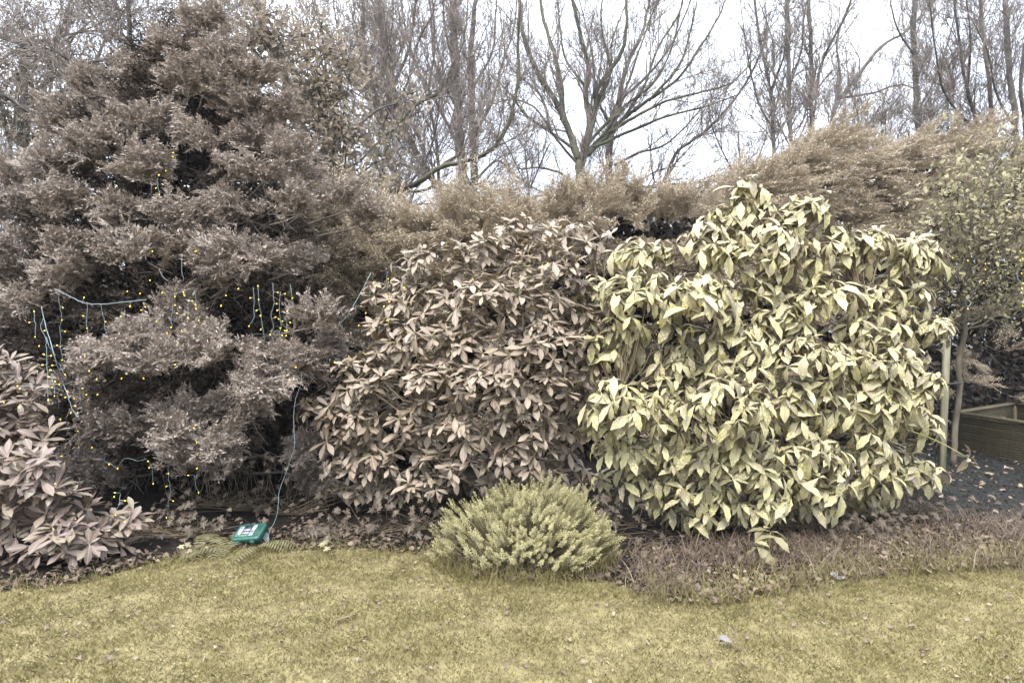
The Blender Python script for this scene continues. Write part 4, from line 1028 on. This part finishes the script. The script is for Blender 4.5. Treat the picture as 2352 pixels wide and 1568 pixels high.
def local(name, base, mat, parent, smooth=False):
    o = bpy.data.objects.new(name, base.mesh(name, mat, smooth)); COL.objects.link(o); o.parent = parent; return o
bx = empty('connection_box', (0, 0, 0), 'green weatherproof cable box with a printed label, tilted in the leaf litter', 'cable box')
gb = G(572, 1258)
bx.location = (gb[0], gb[1] + .06, .045); bx.rotation_euler = (radians(27), radians(-7), radians(-8)); bx.scale = (.82, .82, .82)
local('base', rounded_slab(.255, .185, .05, .03, 0), M['dgreen'], bx)
lid = local('lid', rounded_slab(.275, .205, .05, .035, .048, .006), M['green'], bx)
for k in range(4): local('rib', plate(.075 + .013 * k, -.075, .081 + .013 * k, .075, .1005, .004), M['green'], bx)
for sx in (-.07, .07):
    o = local('latch', plate(sx - .02, -.112, sx + .02, -.1, .08, .05), M['green'], bx)
zt = .0995
lb = local('label', plate(-.105, -.066, .062, .072, zt, .001), M['lb_black'], bx)
def lp(name, x0, y0, x1, y1, mat, z=.0012):
    o = bpy.data.objects.new(name, plate(x0, y0, x1, y1, zt + z, .0008).mesh(name, mat, False)); COL.objects.link(o); o.parent = lb; return o
lp('white_panel', -.103, -.04, -.062, .062, M['lb_white']); lp('white_panel', .022, .0, .060, .070, M['lb_white']); lp('white_panel', .024, -.062, .060, -.004, M['lb_white'])
lp('grey_panel', -.056, .0, .012, .03, M['lb_grey']); lp('white_strip', -.054, -.026, .012, -.014, M['lb_white']); lp('pink_strip', -.054, -.033, .012, -.027, M['lb_pink'])
lp('green_band', -.103, -.064, .020, -.042, M['lb_green']); lp('picture', -.03, .036, .008, .062, M['dgreen'])
pr = rng.uniform(0, 1, (26, 3))
for k in range(6): lp('print_mark', -.099 + .006 * (k % 3), -.034 + .008 * (k // 3), -.096 + .006 * (k % 3), -.029 + .008 * (k // 3), M['lb_black'], .0024)
lp('print_mark', -.092, -.01, -.07, -.006, M['lb_grey'], .0024); lp('print_mark', -.092, .03, -.08, .05, M['lb_green'], .0024); lp('print_mark', .03, .05, .05, .058, M['lb_grey'], .0024)
lp('print_mark', .03, .03, .054, .033, M['lb_grey'], .0024); lp('print_mark', .03, -.02, .052, -.01, M['dgreen'], .0024); lp('print_mark', .034, -.036, .052, -.030, M['lb_green'], .0024); lp('print_mark', .04, -.058, .05, -.048, M['dgreen'], .0024)
for k in range(4): lp('print_mark', -.098 + .03 * k, -.058, -.090 + .03 * k, -.050, M['lb_white'], .0024)
t = Tubes()
for k in range(4): t.add(smooth_path([(.125, .02 * k - .03, .05), (.15, .02 * k - .045, .02), (.165, -.06 + .01 * k, -.02)], 4), .0028, 6)
o = t.build('cable_tails', M['cable'], None); o.parent = bx
t = Tubes(); t.add([(.135, -.06, .0), (.16, -.075, -.01)], .007, 8); o = t.build('orange_plug', M['orange'], None); o.parent = bx

# ------------------------------------------------------------------ planter, stake and young tree
def beam(a, b, w, h, up=(0, 0, 1)):
    a = np.array(a, float); b = np.array(b, float); d = norm(b - a); s = norm(np.cross(d, up)) * w / 2; n = norm(np.cross(s, d)) * h / 2; e = min(w, h) * .12
    V = []
    for q, k in ((a, 0), (a + d * e, 1), (b - d * e, 1), (b, 0)):
        f = 1 if k else .86
        for (i, j) in ((-1, -1), (1, -1), (1, 1), (-1, 1)): V.append(q + s * i * f + n * j * f)
    Fc = [(0, 3, 2, 1), (12, 13, 14, 15)]
    for r_ in range(3):
        for j in range(4): Fc.append((r_ * 4 + j, r_ * 4 + (j + 1) % 4, (r_ + 1) * 4 + (j + 1) % 4, (r_ + 1) * 4 + j))
    return Base(np.array(V), Fc)
A = np.array([6.24, 8.45, 0]); B = np.array([6.46, 5.6, 0]); Hh = .50
C_ = np.array([8.1, 9.7, 0]); D_ = np.array([8.5, 5.6, 0])
proot = empty('timber_planter', tuple((A + B + C_ + D_) / 4), 'raised timber planter of ridged boards beside the young staked tree', 'planter')
def wall_of(a, b, n=4):
    hb = (Hh - .03) / n
    out = norm(np.cross(b - a, [0, 0, 1.0]))
    for k in range(n):
        o = link_mesh('board', beam(a + [0, 0, hb * (k + .5)], b + [0, 0, hb * (k + .5)], .03, hb - .008).mesh('board', M['wood'], False), proot)
        t_ = Base(np.zeros((0, 3)), [])
        for j in range(4):
            zz = hb * k + hb * (j + .5) / 4 
            link_mesh('ridge', beam(a + out * .024 + [0, 0, zz], b + out * .024 + [0, 0, zz], .022, hb / 4 * .5).mesh('ridge', M['wood'], False), o, False).matrix_parent_inverse = Matrix.Identity(4)
for (a, b) in ((A, B), (A, C_), (B, D_), (C_, D_)):
    wall_of(a, b) 
    link_mesh('top_rail', beam(a + [0, 0, Hh], b + [0, 0, Hh], .10, .035).mesh('top_rail', M['wood'], False), proot)
for q in (A, B, C_, D_):
    ins = norm((A + B + C_ + D_) / 4 - q) * .07
    link_mesh('post', beam(q + ins, q + ins + [0, 0, Hh - .02], .07, .07, (0, 1, 0)).mesh('post', M['wood'], False), proot)
cc = (A + B + C_ + D_) / 4
so = [cc + (q - cc) * .96 + [0, 0, .10] for q in (A, B, D_, C_)]
me = mesh_np('soil', np.array(so), np.arange(4), np.array([4]), M['soil']); link_mesh('soil', me, proot)

s0 = G(2163, 1082); s1 = P(2176, 752, s0[1])
sroot = empty('tree_stake', s0, 'square pale wooden stake holding the young tree with a rubber tie', 'stake')
link_mesh('stake', beam(s0, s1, .055, .055, (0, 1, 0)).mesh('stake', M['stake'], True), sroot)
tY = s0[1] + .25
t0 = np.array([(2190 - CU) / F * tY, tY, 0.])
tr = empty('young_tree', t0, 'young staked tree with a thin grey trunk and small yellowish leaves', 'tree')
tp = smooth_path([t0, P(2193, 1000, tY), P(2204, 900, tY), P(2202, 830, tY), P(2216, 760, tY), P(2215, 690, tY), P(2225, 600, tY), P(2240, 520, tY), P(2250, 440, tY)], 4, .004)
t = Tubes(); t.add(tp, np.interp(np.linspace(0, 1, len(tp)), [0, .5, 1], [.033, .027, .007]), 9); t.build('trunk', M['tan'], tr)
tie = Tubes(); c0 = P(2169, 882, s0[1] - .035); c1 = P(2205, 880, tY - .05)
tie.add(smooth_path([c0, .5 * (c0 + c1) + [0, -.01, 0], c1], 3), .016, 6); o = tie.build('rubber_tie', M['rubber'], sroot)
tie = Tubes()
zt_ = c0[2]; pc = s0 + (s1 - s0) * (zt_ / s1[2]); tie.add([pc + [-.034, -.034, 0], pc + [.034, -.034, 0], pc + [.034, .034, 0], pc + [-.034, .034, 0], pc + [-.034, -.034, 0]], .010, 5); tie.build('tie_loop', M['rubber'], sroot)
tw = Tubes(); tips = []
CB = [(2140,560),(2170,480),(2200,420),(2240,385),(2290,370),(2340,380),(2390,400),(2420,470),(2400,560),(2330,600),(2370,640),(2260,640),(2160,620),(2200,560),(2260,520),(2310,480),(2350,520),(2150,660),(2300,680),(2230,460),(2280,430),(2130,610),(2350,440),(2180,540),(2340,700),(2120,660)]
for (u, v) in CB:
    q = P(u, v, tY + rng.uniform(-.9, .7)); i = int(np.clip(np.searchsorted(tp[:, 2], q[2] - .55), len(tp) // 2, len(tp) - 2))
    a = tp[i]; path = smooth_path([a, .5 * (a + q) + [0, 0, -.06] + rng.normal(0, .05, 3), q], 4, .01)
    tw.add(path, np.linspace(.012, .004, len(path)), 4, False)
    for k in range(14):
        s_ = path[rng.integers(2, len(path))]; d = norm(rng.normal(0, 1, 3) + norm(q - a)); wander_branch(tw, s_, d, rng.uniform(.2, .5), .0035, 1, 2, .05, (3, 5), .7, (3, 3, 3), (.4, 1.0))
    tips.append(q + rng.normal(0, .24, (125, 3)))
tw.build('branches', M['tan'], tr, kind='stuff')
T = np.concatenate(tips); m = len(T)
R, T = frames(T, rng.normal(0, 1, (m, 3)) + [0, 0, -.4], rng.normal(0, .6, (m, 3)) + [0, -.3, 1], rng.uniform(.045, .085, m)); sc = np.full(m, .05)
foliage(SML, R, T, rng.integers(0, 3, m), sc, M['yleaf'], tr, cell=10)

# ------------------------------------------------------------------ fairy lights
def c4(a, b): return (a * .3333, 516.8 + b * .3333)
def c6(a, b): return (a * .3175, 976.2 + b * .3175)
def c1_(a, b): return (a * .3333, b * .3333)
def c5(a, b): return (689 + a * .293, 459.4 + b * .293)
def surf(u, v):
    y = min(jun_y(u, v) - .28, 6.3)
    if u < 130 and v > 700: y = min(y, lef_y(u, v) - .22)
    if u > 860: y = rho_y(u, v) - .16
    if 300 > u and v > 1150: y = min(y, lef_y(u, v) - .2)
    return max(y, 3.75)
BULB = rounded = None
def bulb_base():
    V, Fc = [], []; prof = [(.002, 0), (.003, .004), (.0045, .007), (.0055, .012), (.004, .017), (.001, .020)]
    for r_, y in prof:
        for k in range(7): V.append((r_ * cos(k * 2 * pi / 7), y, r_ * sin(k * 2 * pi / 7)))
    for i in range(len(prof) - 1):
        for k in range(7): Fc.append((i * 7 + k, i * 7 + (k + 1) % 7, (i + 1) * 7 + (k + 1) % 7, (i + 1) * 7 + k))
    Fc.append(tuple(range(7))[::-1]); Fc.append(tuple(range(35, 42))); return Base(np.array(V), Fc)
BM = bulb_base().mesh('bulb', M['led'])
def light_string(label, conv, cables, bulbs, rad=.0015, thick=()):
    pts3 = []
    allp = [[P(*conv(*q), surf(*conv(*q))) for q in c] for c in cables]
    ref = allp[0][0] if allp else P(*conv(*bulbs[0]), surf(*conv(*bulbs[0])))
    root = empty('string_lights', ref, label, 'string lights', 'warm white string lights on the shrubs')
    verts = []
    for i, c in enumerate(allp):
        # keep a cable at a nearly constant distance so that it hangs like a cable
        ys = np.array([q[1] for q in c]); y0 = ys.min(); c = [P(*conv(*cables[i][k]), .6 * y0 + .4 * ys[k]) for k in range(len(c))]
        t = Tubes(); pth_ = smooth_path(c, 4, .0015) if len(c) > 2 else np.array(c); t.add(pth_, rad * (1.9 if i in thick else 1), 5)
        t.build('cable', M['cable'], root); verts.append(pth_)
    av = np.concatenate(verts) if verts else None
    for b in bulbs:
        u, v = conv(*b); q = P(u, v, surf(u, v)); d = np.array([rng.normal(0, .4), -.4, -.7])
        if av is not None:
            uu = CU + av[:, 0] / av[:, 1] * F; vv = CV - (av[:, 2] - EYE) / av[:, 1] * F; k = np.argmin((uu - u) ** 2 + (vv - v) ** 2); e = math.hypot(uu[k] - u, vv[k] - v)
            if e < 12:
                q = P(u, v, av[k][1] - .005); d = q - av[k] + np.array([0, 0, -.004])
                if e > 2.5: t = Tubes(); t.add([av[k], q], rad * .8, 4); t.build('lead', M['cable'], root)
        R_, T_ = frames(q[None], norm(d)[None], np.array([[.1, -1, .2]]), rng.uniform(.85, 1.1)); place('bulb', BM, R_[0] * .7, T_[0], root)
light_string('icicle lights looped along the left middle of the juniper above its largest bough', c4,
    [[(375,440),(440,470),(540,520),(600,540),(700,545),(790,538),(900,525),(1010,515)], [(1190,480),(1260,455),(1340,435)], [(410,475),(405,500),(415,580),(425,650),(412,700),(418,760),(415,830),(425,880),(432,926)],
     [(600,545),(600,620),(597,680),(603,740),(600,800),(597,860),(585,902)], [(697,545),(703,600),(718,650),(722,710),(740,760)], [(850,600),(838,630),(838,680),(855,715)], [(990,530),(985,583),(990,640)],
     [(1190,555),(1188,600),(1175,640),(1190,700)], [(1335,445),(1350,500),(1350,572)], [(1297,525),(1297,560),(1295,635)]],
    [(968,467),(880,452),(1120,460),(1262,458),(1268,478),(1300,522),(1320,522),(1205,487),(980,583),(897,552),(998,560),(1203,553),(1215,606),(1350,550),(1350,572),(1295,635),(1370,650),(877,620),(835,627),(855,715),
     (923,697),(980,672),(1075,660),(1185,700),(1153,740),(1250,725),(577,505),(430,566),(425,657),(443,732),(400,828),(430,926),(580,628),(600,708),(577,810),(585,902),(725,664)], thick=(0,))
light_string('cluster of icicle lights hanging from the right shoulder of the juniper', c4,
    [[(1745,430),(1750,500),(1750,580),(1750,640),(1716,693)], [(1777,415),(1782,511),(1797,600),(1805,680),(1815,730),(1822,790)], [(1880,400),(1885,480),(1890,540),(1870,600),(1875,660),(1885,700),(1862,750)],
     [(1932,460),(1925,560),(1930,640),(1938,700),(1930,740),(1920,800)], [(2000,410),(2010,500),(1990,580),(1975,640),(1978,722),(1972,758)]],
    [(1645,434),(1777,415),(1732,500),(1782,511),(1773,585),(1798,620),(1716,693),(1800,715),(1795,802),(1908,463),(1958,475),(1902,541),(1916,583),(1893,636),(1862,750),(1932,713),(1940,757),(1968,728),(1978,722),(1972,758),
     (1983,587),(1995,668),(2014,500),(1925,650),(1943,660),(1555,480),(1525,550)])
light_string('thick pale cable with lights running down beside the left shrub', c4,
    [[(285,560),(300,640),(340,780),(385,930),(430,1070),(470,1180),(500,1270),(540,1330)], [(120,1105),(240,1115),(380,1118),(440,1100),(500,1080)], [(300,640),(280,700),(310,770),(320,850),(325,960),(328,1060),(328,1165)],
     [(320,770),(350,860),(400,950),(430,1000),(440,1027)], [(380,1010),(360,1050),(375,1130),(375,1174)], [(235,590),(238,650),(245,700),(242,767)], [(510,1100),(510,1160),(500,1190)], [(550,1120),(548,1190),(560,1250),(565,1285),(535,1290)],
     [(425,1110),(395,1170),(405,1210),(408,1270)]],
    [(253,543),(235,590),(208,668),(242,767),(270,828),(302,728),(308,893),(345,900),(300,962),(368,965),(355,1000),(345,1045),(375,1080),(445,1027),(410,1102),(355,1117),(375,1174),(332,1198),(465,1147),(457,1183),(510,1190),
     (512,1245),(490,1287),(535,1290),(565,1122),(600,1163),(677,1162),(615,1000),(670,1058),(22,1217),(133,1247),(418,1332),(120,1105),(140,1120)], thick=(0,))
light_string('small lights dotted over the middle boughs of the juniper', c4,
    [[(1205,780),(1200,830),(1212,865)], [(1375,1385),(1370,1440),(1355,1493)], [(1385,140),(1370,180),(1380,220)], [(1095,300),(1120,350),(1150,385)], [(1255,200),(1250,290),(1265,385)]],
    [(1570,48),(1340,95),(1330,155),(1355,180),(1220,808),(1210,868),(1213,956),(840,1050),(986,1050),(1635,1046),(1640,1103),(1655,1168),(1960,1077),(2037,973),(1995,1058),(1300,1400),(1343,1397),(1355,1493),(1365,1562),
     (535,1415),(550,1527),(520,1552),(453,1527),(637,1528),(1052,175),(1560,235),(1030,377)])
light_string('icicle lights on the lowest boughs of the juniper above the left shrub', c6,
    [[(1100,215),(1205,205),(1235,180)], [(430,175),(415,215),(425,265),(447,322),(440,380),(400,418)], [(1210,210),(1218,347),(1225,420),(1235,480),(1218,560),(1215,640),(1203,664)], [(1070,255),(1100,300),(1103,360),(1108,418)],
     [(760,225),(755,260),(800,278),(850,309),(900,240),(1000,258),(1060,240)], [(1405,360),(1415,430),(1436,483)], [(870,490),(865,560),(845,610),(835,643)], [(1440,10),(1435,70),(1420,120)]],
    [(440,225),(447,322),(400,418),(797,278),(850,309),(1070,255),(1085,303),(1108,418),(1218,347),(1210,439),(1248,545),(1203,664),(1245,704),(837,487),(825,511),(898,543),(835,643),(907,690),(1432,195),(1428,306),(1368,361),(1436,483)])
light_string('few lights in the dark hollow near the top of the juniper', c1_, [[(1205,1060),(1210,1120),(1180,1180)], [(1085,1230),(1090,1300),(1105,1340)]],
    [(1200,1055),(1195,1078),(1143,1174),(1048,1202),(1093,1211),(1077,1293),(1101,1339),(795,1285)])
light_string('lights strung from the hedge onto the left side of the rhododendron', c5,
    [[(555,570),(500,680),(440,790),(380,890),(300,990)], [(545,640),(548,720),(550,800),(575,803)], [(685,560),(680,620),(690,690)], [(435,830),(440,910)], [(270,1240),(310,1250),(315,1300),(287,1322)], [(690,528),(830,526),(920,523)]],
    [(590,672),(697,748),(697,792),(577,803),(547,778),(475,831),(662,828),(517,880),(465,978),(683,936),(688,618),(815,680),(382,1220),(273,1262),(287,1322),(1215,663),(1748,443),(1898,508),(1940,490),(1757,570),(1438,732),(1408,710)], thick=(0,))
# the lead down to the green box
lead = [P(*c4(2075,1020), 4.9), P(*c4(2075,1090), 4.85), P(*c4(2040,1190), 4.75), P(*c4(2025,1290), 4.7), P(*c4(2025,1400), 4.65), P(*c4(2028,1530), 4.6), P(*c6(2090,280), 4.6), P(*c6(2055,385), 4.58), P(*c6(2020,480), 4.55), P(*c6(2010,600), 4.5), P(*c6(1985,700), 4.46), P(*c6(1948,770), 4.42), P(*c6(1945,850), 4.4)]
t = Tubes(); t.add(smooth_path(lead, 5, .001), .0013, 5); o = t.build('power_cable', M['cable']); tag(o, 'thin pale cable dropping from the juniper to the green box', 'cable')
# lights in the young tree
def surf_r(u, v): return 6.2
def cr(a, b): return ((3600 + a * .5102) / 1.7415, (550 + b * .5102) / 1.7415)
root = empty('string_lights', P(2330, 650, 6.5), 'few small lights hanging in the young staked tree', 'string lights', 'warm white string lights on the shrubs')
for (a, b) in ((280,922),(410,937),(530,960),(668,985),(667,1030),(768,892),(940,888),(940,957),(960,945),(950,1060),(653,1135),(530,1338),(962,1140),(953,1178),(950,1210),(965,1285),(960,1315)):
    u, v = cr(a, b); R_, T_ = frames(P(u, v, 6.3)[None], np.array([[.1, -.4, -.7]]), np.array([[0, -1, .1]]), 1.0); place('bulb', BM, R_[0] * .7, T_[0], root)
for c in ([(515,1255),(545,1280),(555,1300),(530,1335)], [(915,1060),(925,1110),(962,1140)], [(950,1180),(968,1200),(950,1210)], [(968,1270),(955,1300),(960,1315)]):
    t = Tubes(); t.add(smooth_path([P(*cr(*q), 6.3) for q in c], 4), .003, 5); t.build('cable', M['cable'], root)
light_string('two lights glinting in a gap among the spotted laurel leaves', lambda a, b: (a, b), [], [])  if False else None
root = empty('string_lights', P(1576, 690, 4.4), 'lights glinting in a dark gap of the spotted laurel', 'string lights', 'warm white string lights on the shrubs')
def c6b(a, b): return ((2200 + a * .7228) / 1.7415, (700 + b * .7228) / 1.7415)
for (a, b) in ((742,588),(797,588),(866,576),(736,698),(842,712),(596,812)):
    u, v = c6b(a, b); R_, T_ = frames(P(u, v, auc_y(u, v) - .2)[None], np.array([[.1, -.4, -.7]]), np.array([[0, -1, .1]]), 1.0); place('bulb', BM, R_[0] * .7, T_[0], root)

# ------------------------------------------------------------------ a few single things lying about
def lone_leaf(u, v, s, label, bases=LIT, k=0, mat='litter', name='fallen_leaf', ang=.4, up=(.1, -.3, 1)):
    g = G(u, v); R_, T_ = frames(np.array([[g[0], g[1], .035]]), np.array([[cos(ang), sin(ang), .1]]), np.array([up]), s)
    o = bpy.data.objects.new(name, bases[k].mesh(name, M[mat])); COL.objects.link(o)
    Mx = np.eye(4); Mx[:3, :3] = R_[0]; Mx[:3, 3] = T_[0]; o.matrix_world = Matrix(Mx.tolist()); tag(o, label, 'leaf')
M['pale_leaf'] = leaf_mat('pale_dead_leaf', [(0.0, (0.17, 0.155, 0.15)), (1.0, (0.23, 0.21, 0.20))], trans=0.05)
lone_leaf(1665, 1490, .08, 'pale grey curled leaf lying alone on the lawn', k=1, mat='pale_leaf')
lone_leaf(1925, 1338, .085, 'whitish curled leaf at the lawn edge below the seedling', k=2, mat='pale_leaf', ang=-.3)
lone_leaf(2285, 1095, .13, 'large tan leaf lying on the dark chippings', bases=IVY, mat='litter', ang=2.2)
lone_leaf(2240, 1070, .10, 'pink-brown leaf on the chippings nearer the planter', bases=IVY, mat='litter', ang=1.2)
t = Tubes(); g = G(793, 1432); t.add([g + [-.045, -.03, .03], g + [0, 0, .034], g + [.045, .035, .036]], [.004, .005, .003], 6); o = t.build('twig', M['stem']); tag(o, 'short dark twig lying on the lawn', 'twig')

# ------------------------------------------------------------------ haze volume added to imitate lens veiling glare
hz = bpy.data.materials.new('haze'); hz.use_nodes = True; nt = hz.node_tree; nt.nodes.clear()
ho = nt.nodes.new('ShaderNodeOutputMaterial'); pv = nt.nodes.new('ShaderNodeVolumePrincipled')
pv.inputs['Color'].default_value = (0.93, 0.95, 1.0, 1); pv.inputs['Density'].default_value = 0.0010; pv.inputs['Anisotropy'].default_value = 0.2
nt.links.new(pv.outputs[0], ho.inputs['Volume'])
V = [(x, y, z) for x in (-160, 160) for y in (-70, 260) for z in (-1, 26)]
me = mesh_np('haze', np.array(V, float), np.array([0, 1, 3, 2, 4, 6, 7, 5, 0, 4, 5, 1, 2, 3, 7, 6, 0, 2, 6, 4, 1, 5, 7, 3]), np.full(6, 4), hz)
o = link_mesh('haze', me); tag(o, 'thin pale haze volume added over the garden to imitate lens glare', 'haze', kind='stuff')
